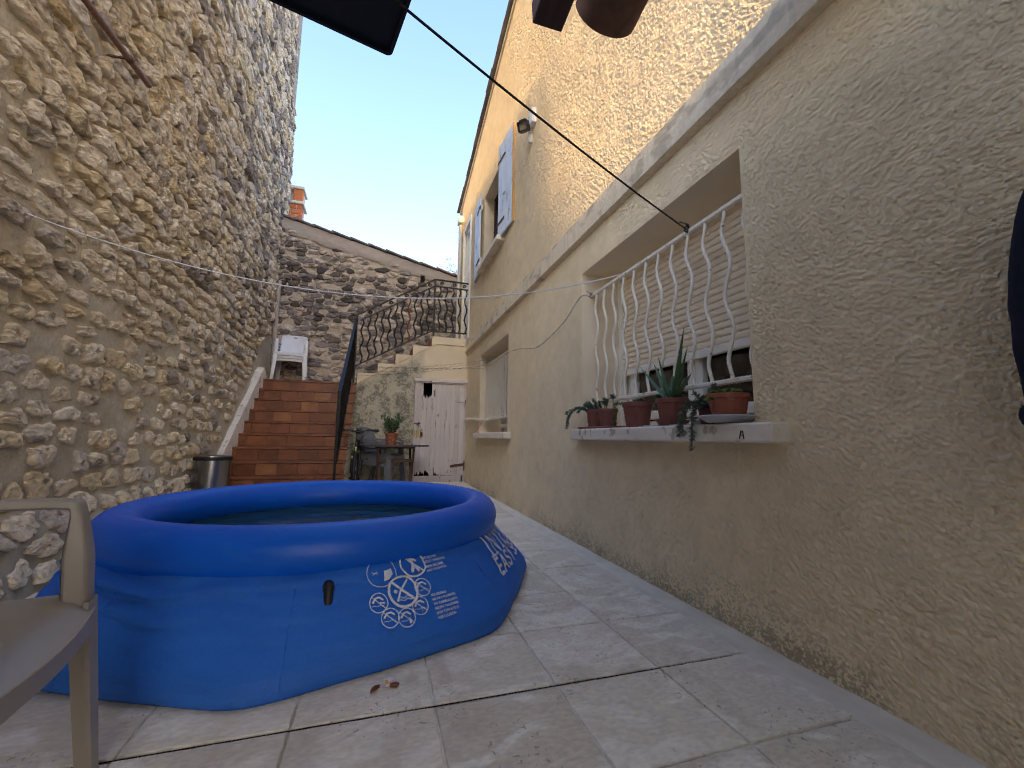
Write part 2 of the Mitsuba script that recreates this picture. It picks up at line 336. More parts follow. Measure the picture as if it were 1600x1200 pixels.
mat('dark_wood', proc(lambda p, n, uv: mix((0.035, 0.018, 0.017), (0.075, 0.040, 0.034), fbm(p.x * 60, p.y * 5, p.z * 60, 3))), 0.6, 0.3)
mat('navy_panel', (0.010, 0.012, 0.022), 0.5, 0.35)
mat('navy_cloth', proc(lambda p, n, uv: mix((0.008, 0.010, 0.022), (0.016, 0.019, 0.036), fbm(p.x * 30, p.y * 30, p.z * 14, 3))), 0.9, 0.15, proc(lambda p, n, uv: fbm(p.x * 25, p.y * 25, p.z * 12, 3), 0.003), 0.006)
mat('zinc', (0.62, 0.58, 0.52), 0.5, 0.4)
mat('brown_pipe_paint', proc(lambda p, n, uv: mix((0.17, 0.085, 0.055), (0.26, 0.15, 0.10), fbm(p.y * 6, p.z * 9, p.x * 9, 3))), 0.55, 0.3)
mat('white_rope', (0.72, 0.72, 0.74), 0.8, 0.2)
mat('red_plastic', (0.42, 0.03, 0.035), 0.5, 0.4)
mat('cable_black', (0.012, 0.012, 0.013), 0.5, 0.35)
mat('wire_grey', (0.11, 0.10, 0.095), 0.6, 0.3)
mat('table_top', proc(lambda p, n, uv: mix((0.05, 0.042, 0.048), (0.085, 0.075, 0.082), fbm(p.x * 12, p.y * 60, p.z, 3))), 0.5, 0.4)
mat('table_wood', proc(lambda p, n, uv: mix((0.065, 0.04, 0.028), (0.11, 0.065, 0.042), fbm(p.x * 30, p.y * 30, p.z * 6, 3))), 0.65, 0.3)
mat('bike_black', (0.014, 0.014, 0.016), 0.35, 0.5)
mat('hi_vis', (0.55, 0.60, 0.05), 0.5, 0.3)
mat('brass', (0.45, 0.34, 0.10), 0.45, 0.5, metallic=0.6)
mat('rust', proc(lambda p, n, uv: mix((0.07, 0.04, 0.03), (0.17, 0.09, 0.06), fbm(p.x * 60, p.y * 60, p.z * 60, 3))), 0.8, 0.3)
mat('lamp_reflector', (0.38, 0.31, 0.20), 0.4, 0.5)
mat('marker_black', (0.02, 0.02, 0.02), 0.8, 0.1)

XW = 1.5            # the house wall
YF = 7.7            # front of the upper stair flight
YG = 8.7            # the gable wall

# ------------------------------------------------------------------ ground and patio
obj('ground', tm([[-80, -80, -0.05], [80, -80, -0.05], [80, 120, -0.05], [-80, 120, -0.05]], [[0, 1, 2, 3]]), 'earth', kind='structure')
obj('patio_floor', tm([[-2.6, -6, -0.006], [XW + .02, -6, -0.006], [XW + .02, 8.7, -0.006], [-2.6, 8.7, -0.006]], [[0, 1, 2, 3]]), 'joint', kind='structure')
TX, TY, TS = 0.999, 0.611, 0.3995
for i in range(-7, 1):
    for j in range(-2, 18):
        g = 0.0032
        x0, y0 = TX + TS * i + g, TY + TS * j + g
        x1, y1 = x0 + TS - 2 * g, y0 + TS - 2 * g
        if j == 1: y1 -= 0.004
        if j == 2: y0 += 0.004
        if i == 0: x1 = 1.40
        n = 14
        t = np.linspace(0, 1, n, endpoint=False)[:, None]
        C = A([[x0, y0], [x1, y0], [x1, y1], [x0, y1]])
        o = np.vstack([C[k] * (1 - t) + C[(k + 1) % 4] * t for k in range(4)])
        o = o + (nnoise(np.c_[o * 45, o[:, :1] * 0 + i * 7 + j]) [:, None] - .5) * 0.0045 * np.sign(o - o.mean(0)) * (np.abs(o - o.mean(0)) > 0.19)
        c = o.mean(0); rings = []
        tilt = RNG.normal(0, 0.0022, 2); dz = RNG.normal(0, 0.0009)
        for ins, z in ((0, -0.012), (0, -0.0028), (0.0035, -0.0004), (0.02, 0.0)):
            q = c + (o - c) * (1 - ins / 0.2)
            rings.append(np.c_[q, z + dz + (q - c) @ tilt])
        V = np.vstack(rings + [np.r_[c, dz][None]]); m = len(o); k = np.arange(m); F = []
        for r in range(3):
            F += [[r * m + a, r * m + (a + 1) % m, (r + 1) * m + (a + 1) % m, (r + 1) * m + a] for a in range(m)]
        F = tm(V, A(F)).faces
        F = np.vstack([F, np.stack([3 * m + k, 3 * m + (k + 1) % m, k * 0 + 4 * m], 1)])
        if (y1 < 0.3) or (x1 < -1.95):
            continue
        obj('tile', tm(V, F), 'floor_tile', 'patio_floor', smooth=True, uv=np.tile(RNG.random(2), (len(V), 1)))
# the open cracked joint across the patio, and the cement strip along the house
yj = TY + 2 * TS
xs = np.linspace(-2.2, 1.33, 80)
obj('open_joint', grid_mesh(np.stack([np.stack([xs, xs * 0 + yj + s * 0.0030 + 0.0015 * (nnoise(np.c_[xs * 20, xs * 0, xs * 0]) - .5), xs * 0 - 0.0035], -1) for s in (-1, 1)], 1)), 'dark_gap', 'patio_floor')
ys = np.arange(-2.0, 7.7, 0.03)
ed = 1.385 + 0.03 * (nfbm(np.c_[ys * 3, ys * 0, ys * 0], 3) - .5) + 0.02 * (nfbm(np.c_[ys * 14, ys * 0, ys * 0 + 3], 2) - .5)
prof = []
for f, z in ((0, -0.004), (0.12, 0.0035), (0.5, 0.006), (1.0, 0.012)):
    prof.append(np.stack([ed + f * (XW + .01 - ed), ys, ys * 0 + z + 0.003 * (nnoise(np.c_[ys * 16, ys * 0 + f * 5, ys * 0]) - .5)], -1))
obj('cement_strip', grid_mesh(np.stack(prof, 1)[::-1]), 'cement', 'patio_floor', smooth=True)

# ------------------------------------------------------------------ rubble packing
def rubble(u0, u1, v0, v1, cu, cv, seed, drop):
    """irregular coursed stones: list of (polygon, row random) in the u, v plane"""
    rng = np.random.default_rng(seed); pts = []
    v = v0 - 2 * cv
    while v < v1 + 2 * cv:
        h = cv * rng.uniform(0.7, 1.4); u = u0 - 3 * cu + rng.uniform(0, cu)
        while u < u1 + 3 * cu:
            w = cu * rng.choice([0.45, 0.7, 0.95, 1.2, 1.6], p=[.2, .25, .25, .18, .12])
            pts.append((u + w / 2, v + h / 2 + rng.normal(0, 0.17 * h))); u += w
        v += h
    P = A(pts); sc = A([cv / cu * 1.15, 1.0]); vor = Voronoi(P * sc); out = []
    dom = sbox(u0, v0, u1, v1)
    for i, p in enumerate(P):
        if not (u0 < p[0] < u1 and v0 < p[1] < v1):
            continue
        reg = vor.regions[vor.point_region[i]]
        if -1 in reg or len(reg) < 3:
            continue
        poly = Polygon(vor.vertices[reg] / sc)
        if rng.random() < drop(p[0], p[1]):
            continue
        out.append((poly.intersection(dom), p))
    return out

def stone_mesh(poly, gap, hgt, nseg, nring, place, rng, rough):
    q = poly.buffer(-gap, join_style=1)
    if q.is_empty: return None
    if q.geom_type != 'Polygon': q = max(q.geoms, key=lambda g: g.area)
    if q.area < 0.0012: return None
    q = q.buffer(gap * 0.4, join_style=1, quad_segs=2)
    ring = q.exterior; c = A(q.centroid.coords[0])
    d = (np.arange(nseg) + rng.random()) / nseg * ring.length
    o = A([ring.interpolate(x % ring.length).coords[0] for x in d])
    s = math.sqrt(q.area); sd = int(rng.integers(1e6))
    o = o + (nfbm(np.c_[o / s * 4.0, o[:, :1] * 0 + sd % 977], 3) - .5)[:, None] * (o - c) * 0.75
    fr = [(1.03, -0.9), (1.0, 0.15), (0.965, 0.62), (0.88, 0.86), (0.74, 0.96), (0.56, 1.0), (0.38, 1.0), (0.19, 1.0)] if nring >= 6 else [(1.03, -0.9), (0.99, 0.35), (0.86, 0.88), (0.45, 1.0)]
    tx, ty = rng.normal(0, 0.22, 2); V2 = []; H = []
    for k, h in fr:
        p = c + (o - c) * k
        V2.append(p); H.append(h * hgt * (1 + ((p - c) / s) @ A([tx, ty])))
    V2.append(c[None]); H.append(A([hgt * 1.02]))
    V2, H = np.vstack(V2), np.hstack(H)
    N = nfbm(np.c_[V2 / 0.050, V2[:, :1] * 0 + sd % 1009], 4) - .5
    N = N + 0.5 * (np.floor(nnoise(np.c_[V2 / 0.06, V2[:, :1] * 0 + sd % 577]) * 3) / 3 - .33)
    N2 = nnoise(np.c_[V2 / (0.45 * s), V2[:, :1] * 0 + sd % 733]) - .5
    up = np.clip(H / hgt, 0, 1)
    H = H + up * (rough * N * hgt + 0.45 * N2 * hgt)
    J = rng.normal(0, 0.02 * s, V2.shape) * (up[:, None] > .3)
    W = place(V2 + J * (0.6 if nring >= 6 else 1), H)
    n = nseg; F = []
    for r in range(len(fr) - 1):
        for a in range(n):
            F.append([r * n + a, r * n + (a + 1) % n, (r + 1) * n + (a + 1) % n, (r + 1) * n + a])
    F = A(F); F = np.vstack([F[:, [0, 1, 2]], F[:, [0, 2, 3]]])
    b = (len(fr) - 1) * n; k = np.arange(n)
    F = np.vstack([F, np.stack([b + k, b + (k + 1) % n, k * 0 + len(V2) - 1], 1)])
    return tm(W, F)

def screen(p):
    d = A(p) - EYE; r = np.cross(FWD, UP); z = d @ FWD
    if z < 0.2: return None
    x, y = (d @ r) / z * 662.2 + 800, 600 - (d @ UP) / z * 662.2
    return (x, y, z) if -60 < x < 1660 and -60 < y < 1260 else None

def lay_stones(parent, polys, gapf, hgtf, place, matkey, seed, near_limit, rough, tone, count=296):
    rng = np.random.default_rng(seed); made = []
    for poly, p in polys:
        w = place(A([p]), A([0.0]))[0]; sc = screen(w)
        near = sc is not None and sc[2] < near_limit
        m = stone_mesh(poly, gapf(p, rng), hgtf(p, rng), 32 if near else 13, 6 if near else 4, place, rng, rough)
        if m is None: continue
        t = tone(p, rng)
        made.append((poly.area / (sc[2] ** 2) if sc else 0.0, m, t))
    made.sort(key=lambda x: -x[0])
    for s, m, t in made[:count]:
        obj('stone', m, matkey, parent, smooth=False, uv=np.tile(t, (len(m.vertices), 1)))
    rest = made[count:]
    if rest:
        uv = np.vstack([np.tile(t, (len(m.vertices), 1)) for _, m, t in rest])
        v = np.vstack([m.vertices for _, m, _ in rest]); at = np.cumsum([0] + [len(m.vertices) for _, m, _ in rest])
        f = np.vstack([m.faces + a for (_, m, _), a in zip(rest, at)])
        obj('rubble', tm(v, f), matkey, parent, smooth=False, uv=uv, kind='stuff')

# ------------------------------------------------------------------ the tall rubble wall on the left
WALL = thing('rubble_wall', 'tall rough wall of cream and ochre fieldstones set in grey mortar, left of the pool', 'wall')
def wx(y, z):
    flare = 0.15 * np.clip(1 - z / 0.40, 0, 1) ** 0.7 * np.clip((5.6 - y) / 2, 0, 1)
    return -1.79 - 0.026 * (np.maximum(y, 2.0) - 2.9) - 0.022 * (z - 0.5) + flare
def packed(z, y=5.0): return np.clip((z - 1.7) / 1.6, 0, 1) * np.clip((y - 2.5) / 1.1, .1, 1)
def wplace(uv, h):
    y, z = uv[:, 0], uv[:, 1]
    b = 0.03 * (nfbm(np.c_[y * 1.1, z * 1.1, y * 0], 2, 5) - .5)
    return np.c_[wx(y, z) + b + h, y + 0.05 * h, z + 0.02 * h]
ys = np.r_[np.arange(1.6, 5.0, 0.018), np.arange(5.0, 9.32, 0.03)]; zs = np.r_[np.arange(-0.04, 4.0, 0.018), np.arange(4.0, 11.0, .035)]
Y, Z = np.meshgrid(ys, zs, indexing='ij'); q = np.c_[Y.ravel(), Z.ravel()]
hm = 0.018 * np.clip(1 - q[:, 1] / .45, 0, 1) * (nfbm(np.c_[q * 12, q[:, :1] * 0], 4, 29) - .5) + 0.026 * (nfbm(np.c_[q * 7, q[:, :1] * 0], 3, 9) - .5) + 0.016 * (nfbm(np.c_[q * 22, q[:, :1] * 0], 3, 19) - .5)
hm = hm - 0.030 * packed(q[:, 1], q[:, 0])
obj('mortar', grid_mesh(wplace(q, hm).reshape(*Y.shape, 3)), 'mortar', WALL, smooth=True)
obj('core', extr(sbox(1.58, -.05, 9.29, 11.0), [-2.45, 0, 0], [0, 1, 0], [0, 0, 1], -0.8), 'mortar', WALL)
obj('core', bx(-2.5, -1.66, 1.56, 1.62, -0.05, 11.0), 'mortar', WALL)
YARD = thing('yard_wall', 'low rendered yard wall continuing from the tall stone wall beside the porch', 'wall')
obj('face', bx(-2.1, -1.70, -9, 1.56, -0.05, 2.2), 'mortar', YARD)
obj('coping', bx(-2.14, -1.66, -9, 1.56, 2.2, 2.26, .01), 'cement', YARD)
NEIGHBOUR = thing('neighbouring_house', 'pale rendered gabled house across the yard, facing the courtyard from the south', 'building')
m = extr(Polygon([(-14, -.05), (0.2, -.05), (0.2, 7.6), (-1.38, 7.9), (-1.9, 8.93), (-2.03, 9.87), (-2.05, 10.6), (-2.09, 11.31), (-2.22, 11.79), (-2.75, 13.1), (-3.1, 13.9), (-9.5, 13.9), (-14, 9.0)]), [0, -14.0, 0], [1, 0, 0], [0, 0, 1], 6.0)
m.vertices[:, 0] += .2 * (m.vertices[:, 1] + 14)
obj('wall', m, 'smooth_plaster', NEIGHBOUR)
for x_ in (-9.0, -6.5, -3.6, -1.2):
    for z_ in (1.0, 4.0) + ((7.0,) if x_ < -3 else ()):
        obj('window', bx(x_ - .5, x_ + .5, -14.02, -13.94, z_, z_ + 1.4, .02), 'shutter_paint', NEIGHBOUR)
obj('core', bx(-2.5, wx(9.3, 5) - 0.03, 9.0, 9.29, -0.05, 11.0), 'mortar', WALL)
polys = rubble(1.75, 9.36, 0.02, 10.9, 0.25, 0.126, 3, lambda u, v: 0.02 + 0.05 * (1 - packed(v, u)) + (0.3 if v < 0.20 + 0.06 * math.sin(u * 5) and u < 4.4 else 0) + (1 if u > 5.3 and v < 1.72 - .80 * (7.7 - u) + .42 else 0))
lay_stones(WALL, polys,
           lambda p, r: r.uniform(0.018, 0.052) * (1 - 0.82 * packed(p[1], p[0])) + 0.003,
           lambda p, r: r.uniform(0.016, 0.034) + 0.022 * packed(p[1], p[0]) * r.uniform(0.2, 1.3),
           wplace, 'stone', 11, 4.6, 1.1,
           lambda p, r: A([np.clip(r.random() * (1 - 0.22 * (p[0] < 4.5)) + 0.24 * np.clip((p[0] - 5.0) / 3, 0, 1) * np.clip((p[1] - 2) / 3, 0, 1), 0, 0.999), r.random()]))
# tufts and a brown pipe fixed to it
PIPE = thing('drain_pipe', 'brown round pipe running down the stone wall at the top left', 'pipe')
a, b = A([wx(2.6, 3.25) + .10, 2.2, 3.225]), A([wx(3.5, 3.36) + .11, 3.50, 3.36])
obj('tube', tube(np.linspace(a, b, 8), 0.021, 12), 'brown_pipe_paint', PIPE, smooth=40)
for t in (0.35, 0.8):
    c = a + (b - a) * t
    obj('bracket', cat([tube([c + [0, -.012, 0], c + [0, .012, 0]], 0.026, 12), bar(c, c - [0.13, 0, 0.01], 0.012)]), 'rust', PIPE)

# ------------------------------------------------------------------ the stone outbuilding at the end
BARN = thing('stone_outbuilding', 'old outbuilding with a dark rubble gable under a sloping tile verge, behind the stairs', 'building')
def gtop(x): return 5.0 - 0.2326 * (x + 2.03)
def gplace(uv, h):
    b = 0.04 * (nfbm(np.c_[uv * 1.5, uv[:, :1] * 0], 2, 3) - .5)
    return np.c_[uv[:, 0], YG + b - h, uv[:, 1]]
xs = np.arange(-2.25, 1.64, 0.03); t = np.linspace(0, 1, 170)
Xg, Tg = np.meshgrid(xs, t, indexing='ij'); Zg = Tg * (gtop(Xg) - 0.02)
q = np.c_[Xg.ravel(), Zg.ravel()]
hm = 0.034 * (nfbm(np.c_[q * 9, q[:, :1] * 0], 4, 2) - .5)
obj('mortar', grid_mesh(gplace(q, hm).reshape(*Xg.shape, 3)), 'old_mortar', BARN, smooth=True)
obj('wall', extr(Polygon([(-2.3, -.05), (1.62, -.05), (1.62, gtop(1.62) - .03), (-2.3, gtop(-2.3) - .03)]), [0, YG + .05, 0], [1, 0, 0], [0, 0, 1], -4.0), 'old_mortar', BARN)
polys = rubble(-2.2, 1.6, 1.0, 5.0, 0.20, 0.088, 21, lambda u, v: 0.08 + (1.0 if v > gtop(u) - 0.26 + 0.10 * math.sin(u * 6) else 0) + (1.0 if v < 1.72 else 0))
lay_stones(BARN, polys, lambda p, r: r.uniform(0.004, 0.020), lambda p, r: r.uniform(0.015, 0.05), gplace, 'dark_stone', 31, 0.0, 0.9,
           lambda p, r: A([np.clip(r.random() * (0.75 if p[1] < 2.9 else 0.9) + 0.15 * (3.0 < p[1] < 4.2), 0, 0.999), r.random()]))
xs = np.linspace(-2.2, 1.6, 90); lo = gtop(xs) - 0.27 - 0.11 * (nfbm(np.c_[xs * 3.5, xs * 0, xs * 0], 3, 8) - .3)
rows = [np.c_[xs, xs * 0 + YG - 0.03 - 0.012 * (nnoise(np.c_[xs * 9, xs * 0 + f * 3, xs * 0]) - .5), lo + (gtop(xs) - lo) * f] for f in (0, .05, .5, 1)]
rows[0][:, 1] = YG + 0.03
obj('render_band', grid_mesh(np.stack(rows, 1)), 'grey_render', BARN, smooth=True)
obj('vent_hole', bx(0.645, 0.73, YG - .052, YG - .03, 4.02, 4.15), 'dark_gap', BARN)
obj('mortar_fillet', tube(np.c_[np.linspace(-1.93, -1.97, 14) + RNG.normal(0, .006, 14), np.full(14, YG - .05), np.linspace(1.75, 3.7, 14)], 0.045, 8), 'grey_render', BARN, smooth=True)
S = A([1, 0, -0.2326]); S /= np.linalg.norm(S); NU = A([0.2326, 0, 1]); NU /= np.linalg.norm(NU)
for k in range(11):
    o = A([-2.16, 0, gtop(-2.16)]) + S * (0.355 * k)
    a = o + NU * 0.028; b = o + S * 0.40 + NU * 0.002
    for y0, y1, col in ((YG - 0.075, YG + 0.34, 0),):
        m = bx(0, 0.40, y0, y1, 0, 0.036, 0.006)
        d = (b - a) / np.linalg.norm(b - a); M = np.eye(4); M[:3, 0] = d; M[:3, 1] = [0, 1, 0]; M[:3, 2] = np.cross(d, [0, 1, 0]); M[:3, 3] = a + [0, RNG.normal(0, .006), RNG.normal(0, .003)]
        m.apply_transform(M)
        obj('verge_tile', m, 'roof_tile', BARN, uv=np.tile([RNG.random() * .6, 0.3 if k < 9 else 0.95], (len(m.vertices), 1)))
obj('roof', extr(Polygon([(-2.3, gtop(-2.3)), (1.62, gtop(1.62)), (1.62, gtop(1.62) + .05), (-2.3, gtop(-2.3) + .05)]), [0, YG + .2, 0], [1, 0, 0], [0, 0, 1], -4), 'roof_tile', BARN, uv=None)
# chimney
ch = obj('chimney', cat([bx(-2.50, -1.955, 10.01, 10.39, 4.6, 5.98), bx(-2.50, -2.36, 10.02, 10.38, 6.03, 6.34), bx(-2.06, -1.955, 10.02, 10.38, 6.03, 6.34), bx(-2.36, -2.06, 10.12, 10.38, 6.03, 6.34)]), 'brick_mortar', BARN)
for r in range(9):
    z0 = 4.92 + r * 0.118
    off = 0.0 if r % 2 else 0.115
    for k in range(4):
        x0 = -2.52 + off + k * 0.235 - 0.1; x1 = min(x0 + 0.215, -1.945)
        if x0 > -1.99 or x1 < -2.5: continue
        m = bx(max(x0, -2.51), x1, 9.99, 10.2, z0, z0 + 0.098, 0.006)
        obj('brick', m, 'brick', ch, uv=np.tile(RNG.random(2), (len(m.vertices), 1)))
for x0, x1 in ((-2.5, -2.37), (-2.12, -1.945), (-2.2, -2.135)):
    m = bx(x0, x1, 9.99, 10.15, 6.045, 6.325, 0.006)
    if x0 > -2.21 and x0 < -2.15: continue
    obj('brick', m, 'brick', ch, uv=np.tile(RNG.random(2), (len(m.vertices), 1)))
obj('slab', bx(-2.56, -1.90, 9.95, 10.44, 5.975, 6.04, 0.01), 'cement', ch)
obj('slab', bx(-2.56, -1.91, 9.96, 10.43, 6.335, 6.40, 0.01), 'cement', ch)
# ------------------------------------------------------------------ the house
HOUSE = thing('house', 'cream roughcast house with roller shuttered windows along the right of the courtyard', 'house')
def relief(y, z):
    """trowelled roughcast: ragged ridges running with the strokes"""
    w1 = nfbm(np.c_[y * 1.3, z * 1.3, y * 0], 2, 40) - .5
    ang = 0.33 + 0.75 * w1
    ca, sa = np.cos(ang), np.sin(ang)
    u, v = ca * y + sa * z, -sa * y + ca * z
    u = u + 0.05 * (nfbm(np.c_[y * 14, z * 14, y * 0 + 3], 2, 1) - .5); v = v + 0.045 * (nfbm(np.c_[y * 19, z * 19, y * 0 + 9], 2, 2) - .5)
    r1 = nfbm(np.c_[u * 72, v * 104, y * 0 + 1], 2, 11)
    r1 = np.clip((r1 - .42) / .2, 0, 1)
    amp = 0.45 + 0.9 * np.clip(nfbm(np.c_[y * 3.1, z * 3.1, y * 0 + 5], 3, 7) * 1.6 - .3, 0, 1)
    arc = np.clip((nfbm(np.c_[u * 14, v * 46, y * 0 + 6], 2, 17) - .62) / .12, 0, 1)
    f = nfbm(np.c_[y * 105, z * 105, y * 0 + 4], 2, 3) - .5
    g = nfbm(np.c_[y * 5, z * 5, y * 0 + 4], 2, 33) - .5
    return 0.0029 * r1 * amp + 0.0016 * arc + 0.0068 * f + 0.004 * g + .002
def knots(a, b, fine, coarse, edges=()):
    out, y = [a], a
    while y < b:
        y += fine + (coarse - fine) * np.clip((y - 0.5) / 7.5, 0, 1); out.append(min(y, b))
    out = A(out)
    for e in edges:
        if a < e < b: out[np.argmin(np.abs(out - e))] = e
    return np.unique(out)
WIN1, WIN2, WIN3, DOOR = (1.40, 2.98, 0.89, 2.135), (5.04, 6.60, 0.88, 2.135), (5.44, 6.55, 3.58, 4.82), (7.68, 8.32, 2.66, 5.05)
def vroof(y): return 6.82 - 0.25 * (y - 4.9)
def facade(name, y0, y1, z0, z1, fy, cy, dz, holes):
    yk = knots(y0, y1, fy, cy, [h[k] for h in holes for k in (0, 1)])
    zk = np.arange(z0, z1 + dz * .5, dz); zk[-1] = z1
    for h in holes:
        for e in h[2:]:
            if z0 < e < z1: zk[np.argmin(np.abs(zk - e))] = e
    Y, Z = np.meshgrid(yk, zk, indexing='ij')
    h = relief(Y.ravel(), Z.ravel()).reshape(Y.shape)
    hole = np.zeros((len(yk) - 1, len(zk) - 1), bool); yc, zc = (yk[1:] + yk[:-1]) / 2, (zk[1:] + zk[:-1]) / 2
    for a, b, c, d in holes:
        hole |= ((yc > a) & (yc < b))[:, None] & ((zc > c) & (zc < d))[None]
        e = np.maximum(np.maximum(a - Y, Y - b), np.maximum(c - Z, Z - d))
        h = np.where(e < 0.02, h * np.clip(e / 0.02, 0.15, 1), h)
    hole |= zc[None] > vroof(yc)[:, None]
    P = np.stack([XW - h, Y, Z], -1)
    obj(name, grid_mesh(P, ~hole)[::1] if False else grid_mesh(P, ~hole), 'plaster', HOUSE, smooth=True)
facade('wall', 0.40, 1.43, -0.02, 2.42, 0.0042, 0.010, 0.0044, [WIN1])
facade('wall', 1.40, 3.2, -0.02, 2.42, 0.0062, 0.016, 0.0068, [WIN1])
facade('wall', 3.19, 7.75, -0.02, 2.42, 0.006, 0.018, 0.011, [WIN2])
facade('upper_wall', 0.5, 4.0, 2.56, 7.8, 0.0085, 0.016, 0.011, [])
facade('upper_wall', 3.99, 8.75, 2.56, 7.2, 0.010, 0.018, 0.014, [WIN3, DOOR])
# solid body behind the faces, with the recesses
def recess(a, b, c, d, depth, matk='smooth_plaster'):
    x0, x1 = XW - .003, XW + depth
    m = cat([tm([[x0, a, c], [x1, a, c], [x1, a, d], [x0, a, d]], [[0, 1, 2, 3]]), tm([[x0, b, c], [x0, b, d], [x1, b, d], [x1, b, c]], [[0, 1, 2, 3]]),
             tm([[x0, a, d], [x1, a, d], [x1, b, d], [x0, b, d]], [[0, 1, 2, 3]]), tm([[x0, a, c], [x0, b, c], [x1, b, c], [x1, a, c]], [[0, 1, 2, 3]])])
    return obj('reveal', m, matk, HOUSE)
body = sbox(-6, -0.05, 8.78, 7.9).intersection(Polygon([(-6, -.05), (8.78, -.05), (8.78, vroof(8.78) - .02), (-6, vroof(-6) - .02), ]))
for h in (WIN1, WIN2, WIN3, DOOR):
    body = body.difference(sbox(h[0] - .002, h[2] - .002, h[1] + .002, h[3] + .002))
obj('body', extr(body, [XW + .012, 0, 0], [0, 1, 0], [0, 0, 1], 0.42), 'smooth_plaster', HOUSE)
obj('body', bx(XW + 1.6, XW + 1.7, -6, 8.7, -.05, 5.5), 'dark_room', HOUSE)
obj('body', bx(XW + .003, XW + .05, -6, 0.42, -0.05, 2.43), 'plaster', HOUSE)
obj('body', bx(XW + .003, XW + .05, -6, 0.52, 2.55, 8.0), 'plaster', HOUSE)
for h, dpt in ((WIN1, .44), (WIN2, .44), (WIN3, .25), (DOOR, .2)):
    recess(*h, dpt)
# floor band
ys = np.arange(0.2, 7.84, 0.022); sec = [(XW + .02, 2.40), (XW - .046, 2.402), (XW - .055, 2.408), (XW - .056, 2.50), (XW - .055, 2.574), (XW - .048, 2.582), (XW + .02, 2.592)]
rows = []
for i, (x, z) in enumerate(sec):
    nz = nfbm(np.c_[ys * 11, ys * 0 + z * 30, ys * 0 + x * 10], 3, 4) - .5
    rows.append(np.c_[x + 0.007 * nz * (0 < i < 6), ys, z + 0.005 * nz * (0 < i < 6)])
obj('floor_band', cat([grid_mesh(np.stack(rows, 1)), extr(Polygon(sec), [0, ys[-1], 0], [1, 0, 0], [0, 0, 1], 0.001)]), 'ledge_concrete', HOUSE, smooth=35)
# ground floor windows
def wavy(p, q, amp, waves, n=34, axis=(0, 1, 0), taper=0.12):
    t = np.linspace(0, 1, n); P = A(p)[None] * (1 - t[:, None]) + A(q)[None] * t[:, None]
    env = np.clip(t / taper, 0, 1) * np.clip((1 - t) / taper, 0, 1)
    return P + np.outer(amp * np.sin(2 * np.pi * waves * t) * env, A(axis, float))
def ground_window(W, bottom, nbars, sill_y, sill_x, amp, slat, br):
    a, b, c, d = W
    k = obj('window', cat([bx(1.90, 1.945, a, b, c + .0, c + .06, .006), bx(1.90, 1.945, a, b, d - .06, d, .006), bx(1.90, 1.945, a, a + .06, c + .06, d - .06), bx(1.90, 1.945, b - .06, b, c + .06, d - .06)]), 'upvc', HOUSE)
    mid = (a + b) / 2 + .0
    for y0, y1 in ((a + .065, mid - .004), (mid + .004, b - .065)):
        s = 0.062
        obj('casement', cat([bx(1.875, 1.93, y0, y0 + s, c + .07, d - .07, .008), bx(1.875, 1.93, y1 - s, y1, c + .07, d - .07, .008), bx(1.876, 1.929, y0 + s, y1 - s, c + .07, c + .07 + s, .008), bx(1.876, 1.929, y0 + s, y1 - s, d - .07 - s, d - .07, .008)]), 'upvc', k)
        obj('pane', tm([[1.905, y0 + s, c + .07 + s], [1.905, y1 - s, c + .07 + s], [1.905, y1 - s, d - .07 - s], [1.905, y0 + s, d - .07 - s]], [[0, 3, 2, 1]]), 'pane_glass', k)
    obj('dark_interior', cat([bx(2.7, 2.72, a - 1, b + 1, c - .6, d + .3), bx(1.96, 2.7, a - 1, b + 1, d + .01, d + .03), bx(1.96, 2.7, a - 1, b + 1, c - .6, c - .58), bx(1.96, 2.7, a - 1.02, a - 1, c - .6, d), bx(1.96, 2.7, b + 1, b + 1.02, c - .6, d)]), 'dark_room', k)
    for y in (a + .015, b - .015):
        obj('shutter_guide', bx(1.825, 1.87, y - .014, y + .014, c, d), 'upvc', k)
    z = d + 0.02; n = int((z - bottom) / 0.043)
    for i in range(n):
        z0 = bottom + 0.035 + i * 0.043
        yy = [a + .03, b - .03]
        s = [(1.853, z0), (1.842, z0 + .004), (1.8385, z0 + .02), (1.842, z0 + .036), (1.852, z0 + .0405), (1.857, z0 + .0405), (1.857, z0)]
        obj('shutter_slat', extr(Polygon(s), [0, b - .03, 0], [1, 0, 0], [0, 0, 1], b - a - .06), slat, k, smooth=30)
    obj('shutter_bottom_rail', bx(1.835, 1.862, a + .03, b - .03, bottom - .02, bottom + .032, .005), 'upvc', k)
    # grille
    gx = 1.59; zt, zb = 1.965, 1.095
    g = obj('window_grille', bx(gx - .015, gx + .015, a + .0, b, zt - .012, zt + .012, .004), 'grille_paint', HOUSE)
    obj('bottom_rail', bx(gx - .015, gx + .015, a, b, zb - .012, zb + .012, .004), 'grille_paint', g)
    for i in range(nbars):
        y = a + (b - a) * (i + 0.5) / nbars
        obj('bar', tube(wavy([gx, y, zb], [gx, y, zt], amp, 2.6, 40), br, 8), 'grille_paint', g, smooth=60)
    s0, s1 = sill_y
    obj('window_sill', bx(sill_x, 1.90, max(s0, a - .16), s1, 0.805, 0.885, .008), 'white_masonry', HOUSE)
ground_window(WIN1, 1.33, 12, (1.235, 3.02), 1.40, 0.022, 'roller_slat', 0.0098)
ground_window(WIN2, 1.0, 13, (4.72, 6.62), 1.40, 0.012, 'roller_slat_dull', 0.0135)
